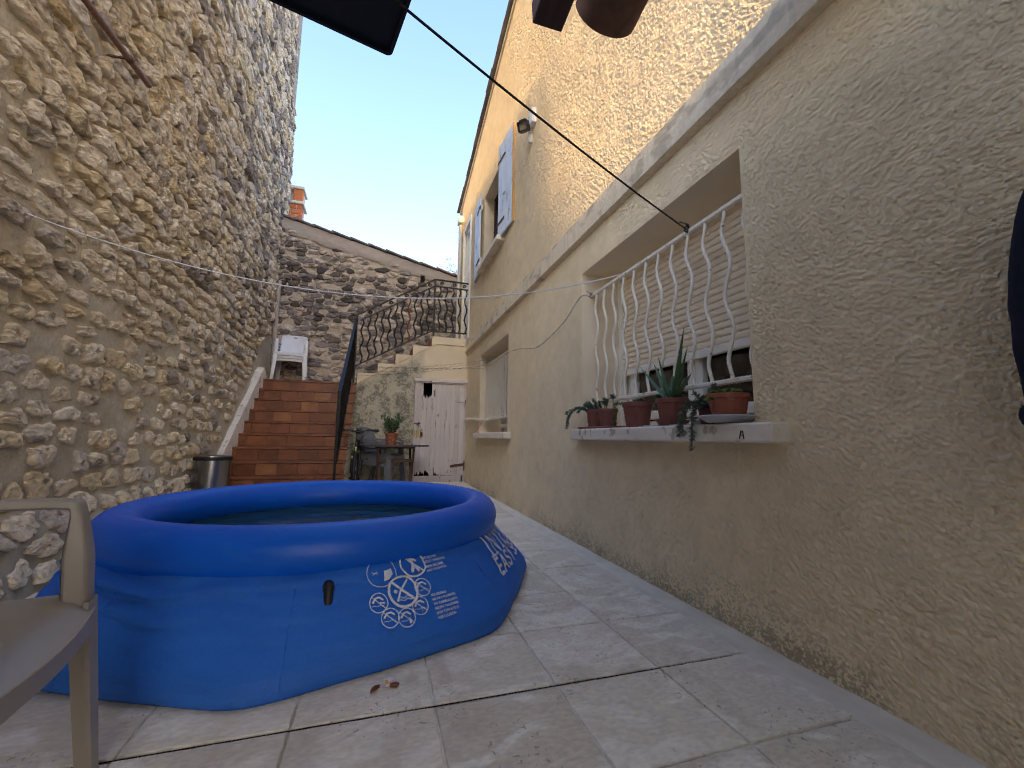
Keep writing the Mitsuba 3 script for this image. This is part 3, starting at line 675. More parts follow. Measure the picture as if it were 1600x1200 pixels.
# handwritten mark on the sill
mk = cat([tube(A([[1.3985, 1.375 - x, 0.838 + z] for x, z in s]), 0.0022, 5) for s in ([(-.012, -.018), (-.008, .0), (-.004, .014), (.004, .013), (.007, .0), (.010, -.018)], [(-.010, -.002), (.008, -.003)])])
obj('handwritten_mark', mk, 'marker_black', HOUSE, label='black handwritten letter A on the white sill')
# upper window with shutters
a, b, c, d = WIN3
k = obj('window', cat([bx(1.66, 1.72, a, b, c, c + .06), bx(1.66, 1.72, a, b, d - .06, d), bx(1.66, 1.72, a, a + .07, c + .06, d - .06), bx(1.66, 1.72, b - .07, b, c + .06, d - .06), bx(1.662, 1.718, (a + b) / 2 - .045, (a + b) / 2 + .045, c + .06, d - .06)]), 'dark_wood', HOUSE)
obj('pane', tm([[1.70, a, c], [1.70, b, c], [1.70, b, d], [1.70, a, d]], [[0, 3, 2, 1]]), 'pane_glass', k)
obj('dark_interior', bx(2.3, 2.32, a - .8, b + .8, c - .5, d + .5), 'dark_room', k)
obj('window_sill', bx(1.385, 1.70, a - .14, b + .06, 3.50, 3.575, .008), 'white_masonry', HOUSE)
def shutter(y0, y1, z0, z1, hinge_hi):
    ang = math.radians(4 if hinge_hi else -4); s = None
    n = 6; w = (y1 - y0) / n
    hy = y1 if hinge_hi else y0
    def rot(m):
        R = trimesh.transformations.rotation_matrix(ang if hinge_hi else ang, [0, 0, 1], [1.45, hy, 0]); return m.apply_transform(R)
    s = obj('shutter', rot(cat([bx(1.452, 1.474, y0 + .01, y1 - .01, zz, zz + .10, .003) for zz in (z0 + .16, z1 - .28)])), 'shutter_paint', HOUSE)
    for i in range(n):
        m = rot(bx(1.424, 1.450, y0 + w * i + .005, y0 + w * (i + 1) - .005, z0 + RNG.uniform(0, .006), z1, .004))
        obj('board', m, 'shutter_paint', s)
    e = y0 if hinge_hi else y1
    obj('edge_strip', rot(bx(1.422, 1.476, e - .006, e + .002, z0, z1)), 'raw_wood', s)
    for zz in (z0 + .2, z1 - .25):
        obj('hinge', rot(cat([bar([1.418, hy, zz], [1.418, (y0 + y1) / 2, zz], .006, .03), tube([[1.43, hy, zz - .03], [1.43, hy, zz + .03]], .009, 8)])), 'rust', s)
    obj('latch', rot(bar([1.415, (y0 + y1) / 2 - .03, z0 + .55], [1.415, (y0 + y1) / 2 + .06, z0 + .55], .01)), 'zinc', s)
shutter(4.86, 5.42, 3.55, 4.93, True)
shutter(6.60, 7.16, 3.55, 4.93, False)
# glazed door at the head of the stairs
a, b, c, d = DOOR
k = obj('door', cat([bx(1.53, 1.58, a, a + .07, c, d), bx(1.53, 1.58, b - .07, b, c, d), bx(1.53, 1.58, a + .07, b - .07, d - .08, d), bx(1.53, 1.575, a + .07, b - .07, c, c + .75), bx(1.53, 1.578, a + .07, b - .07, c + .75, c + .83)]), 'upvc', HOUSE, label='white half glazed door at the head of the stairs')
obj('pane', tm([[1.55, a + .07, c + .83], [1.55, b - .07, c + .83], [1.55, b - .07, d - .08], [1.55, a + .07, d - .08]], [[0, 3, 2, 1]]), 'pane_glass', k)
obj('curtain', bx(1.60, 1.61, a, b, c, d), 'curtain', k)
obj('door_frame', cat([bx(1.47, 1.53, a - .05, a, c, d + .05), bx(1.47, 1.53, b, b + .05, c, d + .05), bx(1.472, 1.53, a, b, d, d + .05)]), 'upvc', HOUSE)
# verge tiles and roof, gutter and downpipe
for i in range(34):
    y1 = 9.0 - i * 0.34; y0 = y1 - 0.42
    m = bx(0, 0.42, -0.09, 0.5, 0, 0.03, .006); dd = A([0, 0.42, -0.105]); dd /= np.linalg.norm(dd)
    M = np.eye(4); M[:3, 0] = dd; M[:3, 1] = [1, 0, 0]; M[:3, 2] = np.cross(dd, [1, 0, 0]); M[:3, 3] = [XW + RNG.normal(0, .005), y0, vroof(y0) + .02 + .018]
    if M[2, 2] < 0: M[:3, 2] *= -1; m.faces = m.faces[:, ::-1]
    m.apply_transform(M)
    obj('verge_tile', m, 'roof_tile', HOUSE, uv=np.tile([RNG.random(), RNG.random() * .6], (len(m.vertices), 1)))
obj('roof', extr(Polygon([(-6, vroof(-6) - .03), (8.95, vroof(8.95) - .03), (8.95, vroof(8.95) + .03), (-6, vroof(-6) + .03)]), [XW - .03, 0, 0], [0, 1, 0], [0, 0, 1], 6.0), 'ledge_concrete', HOUSE)
dp = obj('downpipe', tube([[1.44, 8.60, 2.66], [1.44, 8.60, 5.3], [1.46, 8.64, 5.45], [1.5, 8.78, 5.62]], 0.042, 14), 'zinc', HOUSE, smooth=40)
for zz in (3.1, 4.2, 5.2):
    obj('bracket', lathe([(0.0425, -.015), (.047, -.015), (.047, .015), (.0425, .015)], (1.44, 8.60, zz), 16), 'zinc', dp)
obj('hopper', bx(1.38, 1.52, 8.52, 8.70, 5.38, 5.52, .01), 'zinc', dp)
obj('corner_pipe', tube([[1.47, 8.42, 2.66], [1.47, 8.42, 5.35]], 0.016, 8), 'brass', HOUSE, smooth=40)

# ------------------------------------------------------------------ the stairs
STAIR = thing('tiled_staircase', 'brown tiled staircase with a white skirting climbing to the landing beside the stone wall', 'staircase')
XR = -0.43
ST = [(7.70 - 0.222 * k, 1.72 - 0.1775 * k) for k in range(10)]       # nosings from the top
def xleft(y): return wx(y, 1.0) - 0.03
core = Polygon([(8.70, -.05), (8.70, 1.70), (7.72, 1.70)] + [q for (y, z) in ST for q in ((y + .02, z - .02), (y + .02, z - .1975))] + [(ST[-1][0] + .02, -.05)])
obj('core', extr(core, [-2.02, 0, 0], [0, 1, 0], [0, 0, 1], XR - .012 + 2.02), 'stair_joint', STAIR)
obj('side_wall', extr(core.buffer(-.002), [XR - .012, 0, 0], [0, 1, 0], [0, 0, 1], .014), 'weathered_plaster', STAIR)
def tcol():
    return A([RNG.random(), RNG.random()])
for k, (y, z) in enumerate(ST):
    x = xleft(y) + 0.02 - RNG.uniform(0, .12)
    while x < XR:                                                 # riser tiles
        w = 0.245; x0, x1 = max(x, xleft(y) - .05) + .002, min(x + w, XR + .002) - .002
        if x1 - x0 > .01:
            m = bx(x0, x1, y + .006 + RNG.uniform(-.001, .001), y + .022, z - .1775 + .008, z - .034, .002)
            obj('riser_tile', m, 'stair_tile', STAIR, uv=np.tile(tcol(), (len(m.vertices), 1)))
        x += w
    x = xleft(y) - RNG.uniform(0, .3)
    while x < XR:                                                 # bullnose tread tiles
        w = 0.36; x0, x1 = max(x, xleft(y) - .05) + .002, min(x + w, XR + .012) - .002
        if x1 - x0 > .01:
            sec = Polygon([(y + .30, z), (y + .008, z), (y + .002, z - .002), (y - .004, z - .008), (y - .005, z - .024), (y + .0, z - .031), (y + .008, z - .033), (y + .03, z - .033), (y + .03, z - .012), (y + .30, z - .012)])
            if k == 0: sec = Polygon([(a_ if a_ < y + .2 else y + .3, b_) for a_, b_ in sec.exterior.coords])
            m = extr(sec, [x0, 0, 0], [0, 1, 0], [0, 0, 1], x1 - x0)
            obj('tread_tile', m, 'stair_tile', STAIR, smooth=35) if False else obj('tread_tile', m, 'stair_tile', STAIR, uv=np.tile(tcol() * [0.55, 1], (len(m.vertices), 1)))
        x += w
obj('landing', bx(-2.05, XR + .01, ST[0][0] + .30, 8.72, 1.69, 1.719), 'stair_tile', STAIR, uv=None)
yb, zb = ST[-1]
sk = Polygon([(7.98, 1.715), (7.80, 1.86), (7.70, 1.90), (ST[9][0] - .10, ST[9][1] + .13), (ST[9][0] - .10, -.02), (ST[9][0] + .3, -.02), (7.95, 1.66)])
m = extr(sk, [-.2, 0, 0], [0, 1, 0], [0, 0, 1], 0.2); m.vertices[:, 0] += wx(m.vertices[:, 1], 1.0) + .075
obj('skirting', m, 'white_masonry', STAIR)

FLIGHT = thing('concrete_staircase', 'cream concrete stair flight with stepped edge over the stained plaster wall and plank door', 'staircase')
steps = [(-.43, 1.90), (-.10, 2.085), (.194, 2.265), (.486, 2.45), (.82, 2.64)]
DX0, DX1, DZ = 0.575, 1.475, 1.80
front = Polygon([(-.43, -.05), (1.51, -.05), (1.51, 2.56), (.95, 2.53), (-.43, 1.74)]).difference(sbox(DX0 - .02, -.1, DX1 + .015, DZ + .02))
obj('front_wall', extr(front, [0, YF + .14, 0], [1, 0, 0], [0, 0, 1], .14), 'weathered_plaster', FLIGHT)
saw = [(-.45, 1.70), (.90, 2.505), (1.44, 2.505), (1.44, 2.64)]
for i in range(4, -1, -1):
    saw += [(steps[i][0], steps[i][1]), (steps[i][0], steps[i - 1][1] if i else 1.70)]
saw = Polygon(saw).buffer(0)
obj('string', extr(saw, [0, YF + .18, 0], [1, 0, 0], [0, 0, 1], .205), 'smooth_plaster', FLIGHT)
for i, (x, z) in enumerate(steps):
    x1 = steps[i + 1][0] if i < 4 else 1.49
    obj('step', bx(x + (.0 if i else .004), x1 + .02, YF + .18, YG - .02, z - .3, z - .004), 'smooth_plaster', FLIGHT)
    m = bx(x - .006, x + .006, YF - .028, YG - .03, z - .18, z - .01); obj('riser_tile', m, 'stair_tile', FLIGHT, uv=np.tile(tcol(), (len(m.vertices), 1)))
    if i < 4:
        obj('skirting', extr(Polygon([(x + .0, z), (x1, z), (x1, z + .17)]), [0, YG - .09, 0], [1, 0, 0], [0, 0, 1], .02), 'white_masonry', FLIGHT)

# ------------------------------------------------------------------ plank door under the stairs
DOORT = thing('plank_door', 'weathered pale plank door with a broken top corner and rusty fittings, under the stairs', 'door')
n = 10; w = (DX1 - DX0 - .05) / n
for i in range(n):
    x0 = DX0 + .03 + w * i; z0 = .13 + RNG.uniform(0, .012); top = DZ - .02
    rag = []
    poly = sbox(x0 + .0015, z0, x0 + w - .0015, top)
    if i in (0, 1, 2, 4):
        jag = [(x0 - .01, z0 - .02)] + [(x0 + w * t_, z0 + RNG.uniform(.0, .09)) for t_ in np.linspace(.05, .95, 5)] + [(x0 + w + .01, z0 - .02)]
        poly = poly.difference(Polygon(jag).buffer(0))
    if i in (1, 2):
        jag = [(x0 - .01, top + .01)] + [(x0 + w * t_, top - .20 - RNG.uniform(.0, .09)) for t_ in np.linspace(.0, 1.0, 6)] + [(x0 + w + .01, top + .01)]
        poly = poly.difference(Polygon(jag).buffer(0)) 
    if i == 3:
        poly = poly.difference(Polygon([(x0 + w + .001, .95), (x0 + w - .012, 1.05), (x0 + w + .001, 1.16)])); poly = poly.difference(affinity.scale(Point(x0 + w, .20).buffer(.012), 1, 7))
    if i == 5:
        poly = poly.difference(Polygon([(x0 + w + .001, .95), (x0 + w - .010, 1.0), (x0 + w + .001, 1.13)]))
    m = extr(poly, [0, YF + .035 + RNG.uniform(-.002, .002), 0], [1, 0, 0], [0, 0, 1], .025)
    obj('board', m, 'door_paint', DOORT, uv=np.tile(RNG.random(2), (len(m.vertices), 1)))
obj('ledger_board', bx(DX0 + .03, DX0 + .05 + w, YF + .02, YF + .06, DZ - .25, DZ - .02), 'door_paint', DOORT)
m = bx(DX0 + .02, DX1 - .05, YF - .012, YF + .02, .03, .135, .004); obj('bottom_board', m, 'door_paint', DOORT, uv=np.tile([.6, .3], (len(m.vertices), 1)))
m = cat([bx(DX0 - .015, DX0 + .028, YF - .008, YF + .06, .02, DZ, .003), bx(DX1 - .02, DX1 + .012, YF - .008, YF + .06, .02, DZ, .003)]); obj('frame', m, 'door_paint', DOORT, uv=np.tile([.4, .9], (len(m.vertices), 1)))
m = cat([bx(DX0 - .03, DX1 + .02, YF - .045, YF + .0, DZ, DZ + .055, .005), bx(DX0 - .02, DX1 + .01, YF - .02, YF + .03, DZ - .018, DZ + .0, .002)]); obj('lintel_board', m, 'door_paint', DOORT, uv=np.tile([.9, .4], (len(m.vertices), 1)))
obj('dark_cellar', bx(DX0 - .05, DX1 + .02, YF + .4, YF + .42, -.03, DZ + .1), 'dark_room', DOORT)
obj('strap_hinge', cat([bar([DX1 - .01, YF - .006, .33], [DX1 - .25, YF - .006, .30], .006, .045), bar([DX1 + .0, YF - .012, .22], [DX1 + .0, YF - .012, .40], .02)]), 'rust', DOORT)
obj('hinge_pin', cat([bar([DX1 - .02, YF - .012, 1.45], [DX1 - .2, YF - .01, 1.46], .005), bar([DX1 - .0, YF - .01, 1.42], [DX1 - .0, YF - .01, 1.50], .014)]), 'rust', DOORT)
obj('latch', cat([bar([DX0 - .01, YF - .012, 1.05], [DX0 + .10, YF - .012, 1.05], .012), tube([[DX0 + .05, YF - .02, 1.02], [DX0 + .08, YF - .03, 1.07]], .012, 8)]), 'rust', DOORT)
obj('lock_plate', cat([bx(DX0 - .012, DX0 + .012, YF - .016, YF - .006, .82, .93), bx(DX0 + .03, DX0 + .08, YF - .018, YF - .004, .82, .93)]), 'brass', DOORT)
obj('padlock', cat([bx(DX0 + .10, DX0 + .145, YF - .04, YF - .01, .82, .90, .006), tube([[DX0 + .11, YF - .025, .90], [DX0 + .112, YF - .025, .94], [DX0 + .122, YF - .025, .955], [DX0 + .133, YF - .025, .94], [DX0 + .135, YF - .025, .90]], .005, 8)]), 'rust', DOORT)
obj('keyhole_hook', cat([tube([[DX0 + .33, YF - .01, 1.63], [DX0 + .335, YF - .02, 1.58], [DX0 + .335, YF - .01, 1.54]], .009, 7), tube([[DX0 + .34, YF - .01, 1.66], [DX0 + .32, YF - .02, 1.62]], .007, 7)]), 'rust', DOORT)
obj('doorstep', bx(DX0 - .05, DX1 + .02, YF - .10, YF + .02, -.01, .028, .006), 'cement', DOORT)

# ------------------------------------------------------------------ iron railing
RAIL = thing('iron_railing', 'black wrought iron railing with wavy bars along both stair flights', 'railing')
def iron(name, m, matk='iron', **k): return obj(name, m, matk, RAIL, **k)
U0, U1, U2 = A([-.485, YF + .03, 2.93]), A([.846, YF + .03, 3.745]), A([1.50, YF + .03, 3.735])
drop = A([0, 0, -.125])
B0, B1, B2 = A([-.47, YF + .03, 2.02]), A([.80, YF + .03, 2.745]), A([1.5, YF + .03, 2.755])
iron('handrail', cat([bar(U0, U1, .042, .020), bar(U1, U2, .042, .020)]))
iron('rail', cat([bar(U0 + drop + [.06, 0, .03], U1 + drop, .022, .022), bar(U1 + drop, U2 + drop, .022, .022)]))
iron('rail', cat([bar(B0, B1, .022, .022), bar(B1, B2, .022, .022)]))
iron('post', bar([.848, YF + .03, 2.62], [.848, YF + .03, 3.74], .032))
iron('post', bar([-.485, YF + .03, 1.72], [-.485, YF + .03, 2.93], .032))
a_ = np.linspace(0, 4.2 * np.pi, 50)
sp = np.stack([-.565 + .085 * (1 - a_ / 16) * np.sin(a_), a_ * 0 + YF + .03, 2.865 + .075 * (1 - a_ / 16) * np.cos(a_)], 1)
iron('scroll', tube(sp, .011, 6, flat=(1.6, .8)))
for i in range(11):
    t_ = (i + .9) / 11.6; p, q = B0 + (B1 - B0) * t_, U0 + (U1 - U0) * t_ + drop
    p[0] = q[0] = (p[0] + q[0]) / 2 - .01
    iron('baluster', tube(wavy(p, q, .022, 2.4, 30, (1, 0, 0), .1), .0135, 7), 'iron_rust' if i == 7 else 'iron', smooth=60)
for i in range(5):
    t_ = (i + .8) / 5.3; p, q = B1 + (B2 - B1) * t_, U1 + (U2 - U1) * t_ + drop; p[0] = q[0]
    iron('baluster', tube(wavy(p, q, .022, 2.4, 30, (1, 0, 0), .1), .0135, 7), smooth=60)
for c in [U0 + (U1 - U0) * t_ for t_ in (.16, .42, .62, .93)] + [U1 + (U2 - U1) * t_ for t_ in (.2, .55, .85)]:
    c = c + drop * .52; a_ = np.linspace(0, 3.6 * np.pi, 34)
    iron('scroll', tube(np.stack([c[0] + .038 * (1 - a_ / 15) * np.cos(a_), a_ * 0 + c[1], c[2] + .038 * (1 - a_ / 15) * np.sin(a_)], 1), .0075, 5))
L0, L1 = A([-.494, 7.70, 2.86]), A([-.494, 5.50, 1.345])
iron('handrail', cat([bar(L0, L1, .042, .012), bar(L1, L1 + [0, -.012, -.42], .040, .014, (0, 1, 0))]))
iron('rail', bar(L0 + drop, L1 + drop, .016)); M0, M1 = A([-.494, 7.70, 1.98]), A([-.494, 5.52, .42])
iron('rail', bar(M0, M1, .016))
iron('newel', bar([-.494, 5.50, -.0], [-.494, 5.50, 1.20], .028))
for i in range(19):
    t_ = (i + 1) / 20; p, q = M0 + (M1 - M0) * t_, L0 + (L1 - L0) * t_ + drop
    iron('baluster', tube(wavy(p, q, .020, 2.4, 26, (0, 1, 0), .1), .0135, 7), smooth=60)

# ------------------------------------------------------------------ inflatable pool
POOL = thing('swimming_pool', 'round blue inflatable ring pool with printed fabric side, half filled with dark water', 'swimming pool')
PC = A([-.286, 2.73]); RX, RY, RA, RZ = .893, .857, .104, .363
th = np.linspace(0, 2 * np.pi, 241)[:-1]; ph = np.linspace(0, 2 * np.pi, 41)[:-1]
Tt, Pp = np.meshgrid(th, ph, indexing='ij')
puck = 0.0012 * np.sin(Tt * 230) * np.clip(np.cos(Pp - 2.6), 0, 1) * np.clip(np.sin(Tt), 0, 1) ** 2 + 0.006 * (nfbm(np.c_[(np.cos(Tt) * 2).ravel(), (np.sin(Tt) * 2).ravel(), Tt.ravel() * 0], 2, 4).reshape(Tt.shape) - .5)
ra = RA + puck
V = np.stack([PC[0] + (RX + ra * np.cos(Pp)) * np.cos(Tt), PC[1] + (RY + ra * np.cos(Pp)) * np.sin(Tt), RZ + ra * np.sin(Pp) * 1.02], -1)
nt, npz = V.shape[:2]; i = np.arange(nt * npz).reshape(nt, npz); i2 = np.roll(i, -1, 0)
q = np.stack([i, i2, np.roll(i2, -1, 1), np.roll(i, -1, 1)], -1).reshape(-1, 4)
obj('inflated_ring', tm(V.reshape(-1, 3), q), 'pool_vinyl', POOL, smooth=True)
def skirt_r(t, z):
    """radius of the fabric side at the angle t (radians) and height z"""
    r = np.interp(z, [-.01, 0.0, .012, .035, .07, .12, .20, .31, .335], [1.12, 1.188, 1.200, 1.205, 1.195, 1.155, 1.078, .968, .90])
    c, s = np.cos(t), np.sin(t)
    poly = 1 - .050 * (.5 - .5 * np.cos(8 * (t + math.radians(48.5)) + .35 * np.sin(8 * (t + math.radians(48.5))))) ** .8
    r = r * (1 + (poly - 1) * np.clip(1.15 - z / .24, 0, 1))
    w = nfbm(np.stack([c * 3.2, s * 3.2, z * 13 + c * 0], -1), 3, 6) - .5
    n2 = nfbm(np.stack([c * 2.6, s * 2.6, z * 2], -1), 2, 12) - .5
    fold = np.abs(np.sin(z * 62 + 9 * n2 + 1.6 * t)) - .6
    left = np.clip(-c * 1.0 + .25, 0, 1)
    upper = np.clip((z - .10) / .16, 0, 1)
    rip = nfbm(np.stack([c * 6 + z * 9, s * 6, z * 30], -1), 3, 31) - .5
    hem = .277 + .012 * np.sin(t * 7) + .008 * np.sin(t * 17 + 1)
    ridge = np.exp(-((z - hem) / .010) ** 2) * (0.4 + 1.2 * nnoise(np.stack([c * 5, s * 5, c * 0], -1), 77))
    dia = np.sin(26 * (t * 1.1 + z * 2.2) + 6 * n2) * np.clip(nnoise(np.stack([c * 4, s * 4, c * 0], -1), 5) - .45, 0, 1) * 2
    return r + .026 * w * np.clip(z / .03, 0, 1) + .018 * fold * (upper + .25 * np.clip(z / .05, 0, 1)) * (.14 + .8 * left) + .030 * rip * (0.12 + upper) * (.30 + left) + .024 * ridge * (.22 + left) + .009 * dia * upper * (.2 + left)
ts = np.linspace(0, 2 * np.pi, 901); zz = np.r_[-.008, 0, .006, .014, .024, np.linspace(.034, .335, 52)]
Tt, Zz = np.meshgrid(ts, zz, indexing='ij'); R_ = skirt_r(Tt, Zz)
el = 1 - .03 * (Zz / .33) * np.abs(np.sin(Tt))
obj('fabric_side', grid_mesh(np.stack([PC[0] + R_ * np.cos(Tt), PC[1] + R_ * el * np.sin(Tt), Zz], -1)[:, ::-1]), 'pool_skirt', POOL, smooth=True)
a_ = np.linspace(0, 2 * np.pi, 121); rr = np.linspace(0, 1, 40)
Aa, Rr = np.meshgrid(a_, rr, indexing='ij')
obj('water', grid_mesh(np.stack([PC[0] + .86 * Rr * np.cos(Aa), PC[1] + .83 * Rr * np.sin(Aa), .298 + .0015 * (nfbm(np.stack([Rr * np.cos(Aa) * 9, Rr * np.sin(Aa) * 9, Aa * 0], -1), 2) - .5)], -1)), 'water', POOL, smooth=True)
def on_skirt(poly, t0, z0, name, matk='pool_print', lift=.0034):
    """print: a flat shape (metres; x to the right, y up) laid on the fabric round (t0 degrees, z0)"""
    out = []
    for g in getattr(poly, 'geoms', [poly]):
        if g.is_empty or g.area < 1e-8: continue
        x0, y0, x1, y1 = g.bounds; st = .014
        for i_ in range(int((x1 - x0) / st) + 1):
            for j_ in range(int((y1 - y0) / st) + 1):
                c = g.intersection(sbox(x0 + i_ * st, y0 + j_ * st, x0 + (i_ + 1) * st, y0 + (j_ + 1) * st))
                for h in getattr(c, 'geoms', [c]):
                    if h.geom_type == 'Polygon' and h.area > 2e-9:
                        v, f = trimesh.creation.triangulate_polygon(h, engine='earcut'); out.append(tm(np.c_[v, v[:, :1] * 0], f))
    m = cat(out); x, y = m.vertices[:, 0], m.vertices[:, 1]
    z = z0 + y / 1.244; t = math.radians(t0) + x / (1.172 - .748 * (z0 - .03))
    r = skirt_r(t, np.clip(z, 0, .33)) + lift; e = 1 - .03 * (z / .33) * np.abs(np.sin(t))
    return obj(name, tm(np.c_[PC[0] + r * np.cos(t), PC[1] + r * e * np.sin(t), z + lift * .6], m.faces), matk, POOL)
def text_poly(text, h, bold=False):
    m = meshkit.text_mesh(text, h, 0.001, bold); top = np.abs(m.face_normals[:, 2] - 1) < .01
    return unary_union([Polygon(m.vertices[f][:, :2]) for f in m.faces[top]]).buffer(1e-5)
def stroke(pts, w): return LineString(pts).buffer(w / 2, cap_style=1)
def ring_sign(r, w, pic):
    c = Point(0, 0); k = r - w / 2
    return unary_union([c.buffer(r, 32).difference(c.buffer(r - w, 32)), stroke([(-k * .71, k * .71), (k * .71, -k * .71)], w)] + pic)
def waves(x0, x1, y, a, w): return stroke([(x, y + a * math.sin((x - x0) / (x1 - x0) * 12)) for x in np.linspace(x0, x1, 24)], w)
r = .060
on_skirt(ring_sign(r, .0092, [stroke([(-.030, -.030), (-.008, .004), (.026, .036)], .007), Point(-.030, .002).buffer(.007), waves(-.026, .032, -.022, .003, .0028), waves(-.026, .026, -.031, .003, .0028)]), -67.4, .216, 'warning_print', )
for t0, z0, ex in ((-72.9, .197, [stroke([(.006, .0), (.020, -.004)], .005)]), (-71.1, .151, []), (-67.9, .141, [sbox(.006, -.022, .014, -.004)]), (-64.6, .163, [stroke([(.004, -.022), (.004, -.006)], .002)]), (-62.9, .214, [])):
    s = .034
    on_skirt(ring_sign(s, .0034, [stroke([(-.020, .006), (-.010, .016), (.004, .018), (.016, .008)], .006), Point(-.020, .004).buffer(.004), waves(-.024, .018, -.010, .0015, .0018)] + ex), t0, z0, 'warning_print')
for i_, s in enumerate(['NO DIVING', 'NE PAS PLONGER', 'NO ZAMBULLIRSE', 'NICHT TAUCHEN', 'NON TUFFATEVI', 'NIET DUIKEN']):
    on_skirt(text_poly(s, .0092, True), -61.6, .1795 - .0148 * i_ * .92, 'warning_text')
for i_, s in enumerate(['NO JUMPING', 'NE PAS SAUTER', 'NO SALTAR', 'NICHT SPRINGEN', 'NON SALTARE', 'NIET SPRINGEN']):
    on_skirt(text_poly(s, .0092, True), -60.6, .324 - .0148 * i_ * .92, 'warning_text')
on_skirt(ring_sign(.056, .0075, [stroke([(-.004, .02), (.002, -.004), (-.014, -.026)], .012), stroke([(.002, -.004), (.014, -.030)], .010), stroke([(-.004, .02), (.018, .008)], .008)]), -63.6, .292, 'warning_print')
c = Point(0, 0); on_skirt(c.buffer(.056, 32).difference(c.buffer(.0535, 32)), -71.4, .282, 'warning_print')
on_skirt(unary_union([Polygon([(.004, -.034), (.010, .004), (.040, .010), (.040, -.012), (.024, -.030)]), stroke([(-.036, .004), (-.014, -.004)], .002), stroke([(-.034, -.006), (-.016, .004)], .002)]), -71.4, .282, 'warning_print')
def serif(letter, h):
    w = .17 * h; s = .09 * h
    if letter == 'I': return unary_union([sbox(.16 * h, 0, .16 * h + w, h), sbox(0, 0, .32 * h + w, s), sbox(0, h - s, .32 * h + w, h)]), .55 * h
    if letter == 'N': return unary_union([sbox(.12 * h, 0, .21 * h, h), sbox(.72 * h, 0, .81 * h, h), Polygon([(.12 * h, h), (.32 * h, h), (.81 * h, 0), (.66 * h, 0)]), sbox(0, 0, .33 * h, s), sbox(.6 * h, h - s, .93 * h, h), sbox(0, h - s, .3 * h, h)]), .98 * h
    if letter == 'T': return unary_union([sbox(.32 * h, 0, .32 * h + w, h), sbox(.2 * h, 0, .6 * h, s), sbox(0, h - s * 1.2, .8 * h, h), sbox(0, h - .28 * h, s, h), sbox(.8 * h - s, h - .28 * h, .8 * h, h)]), .86 * h
    if letter == 'E': return unary_union([sbox(.1 * h, 0, .1 * h + w, h), sbox(0, 0, .68 * h, s), sbox(0, h - s, .66 * h, h), sbox(.2 * h, .46 * h, .5 * h, .54 * h), sbox(.68 * h - s, 0, .68 * h, .26 * h), sbox(.66 * h - s, .76 * h, .66 * h, h)]), .76 * h
    return unary_union([Polygon([(.06 * h, 0), (.16 * h, 0), (.82 * h, h), (.72 * h, h)]), Polygon([(.08 * h, h), (.28 * h, h), (.86 * h, 0), (.66 * h, 0)])]), .9 * h
x = 0
for ch_ in 'INTEX':
    p, w_ = serif(ch_, .115); on_skirt(affinity.translate(p, x, 0), -36.6, .222, 'letter'); x += w_
x = 0
for ch_ in 'EASY SET':
    if ch_ != ' ':
        p = text_poly(ch_, .088, True); on_skirt(affinity.translate(p, x - p.bounds[0], 0), -36.6, .146, 'letter'); x += p.bounds[2] - p.bounds[0] + .010
    else: x += .03
for t0 in (-88.5, -44.5, 20, 80, 140, 200, 236):
    zz_ = np.linspace(.03, .27, 20); t_ = math.radians(t0) + 0 * zz_
    r_ = skirt_r(t_, zz_) + .001; obj('seam', tube(np.c_[PC[0] + r_ * np.cos(t_), PC[1] + r_ * (1 - .03 * zz_ / .33 * np.abs(np.sin(t_))) * np.sin(t_), zz_], .0011, 5), 'pool_skirt', POOL)
t_ = math.radians(-82.3); p = A([PC[0] + skirt_r(A(t_), A(.262)) * math.cos(t_), PC[1] + skirt_r(A(t_), A(.262)) * math.sin(t_) * .98, .262])
d_ = A([math.cos(t_), math.sin(t_), -.1])
obj('drain_valve', cat([tube([p - d_ * .02, p + d_ * .012], .020, 16), tube([p + d_ * .0 + [0, 0, .01], p + d_ * .022 + [0, 0, -.012], p + d_ * .026 + [0, 0, -.045]], .0165, 14)]), 'black_rubber', POOL, smooth=40)

# ------------------------------------------------------------------ chairs
def plate(f, nu, nv, th_, flip=False):
    """a curved slab: f(u, v) -> point; th_ thick along its normal"""
    u, v = np.meshgrid(np.linspace(0, 1, nu), np.linspace(0, 1, nv), indexing='ij'); P = f(u, v)
    N = np.cross(np.gradient(P, axis=0), np.gradient(P, axis=1)); N /= np.maximum(np.linalg.norm(N, axis=-1, keepdims=True), 1e-9)
    Q = P - N * th_; n_ = nu * nv; idx = np.arange(n_).reshape(nu, nv)
    F = [np.stack([idx[:-1, :-1], idx[1:, :-1], idx[1:, 1:], idx[:-1, 1:]], -1).reshape(-1, 4)]; F.append(F[0][:, ::-1] + n_)
    edge = np.r_[idx[:-1, 0], idx[-1, :-1], idx[:0:-1, -1], idx[0, :0:-1]]; e2 = np.roll(edge, -1)
    F.append(np.stack([e2, edge, edge + n_, e2 + n_], 1))
    return tm(np.vstack([P.reshape(-1, 3), Q.reshape(-1, 3)]), np.vstack(F))
def mirror(m):
    m = m.copy(); m.vertices[:, 0] *= -1; m.faces = m.faces[:, ::-1]; return m
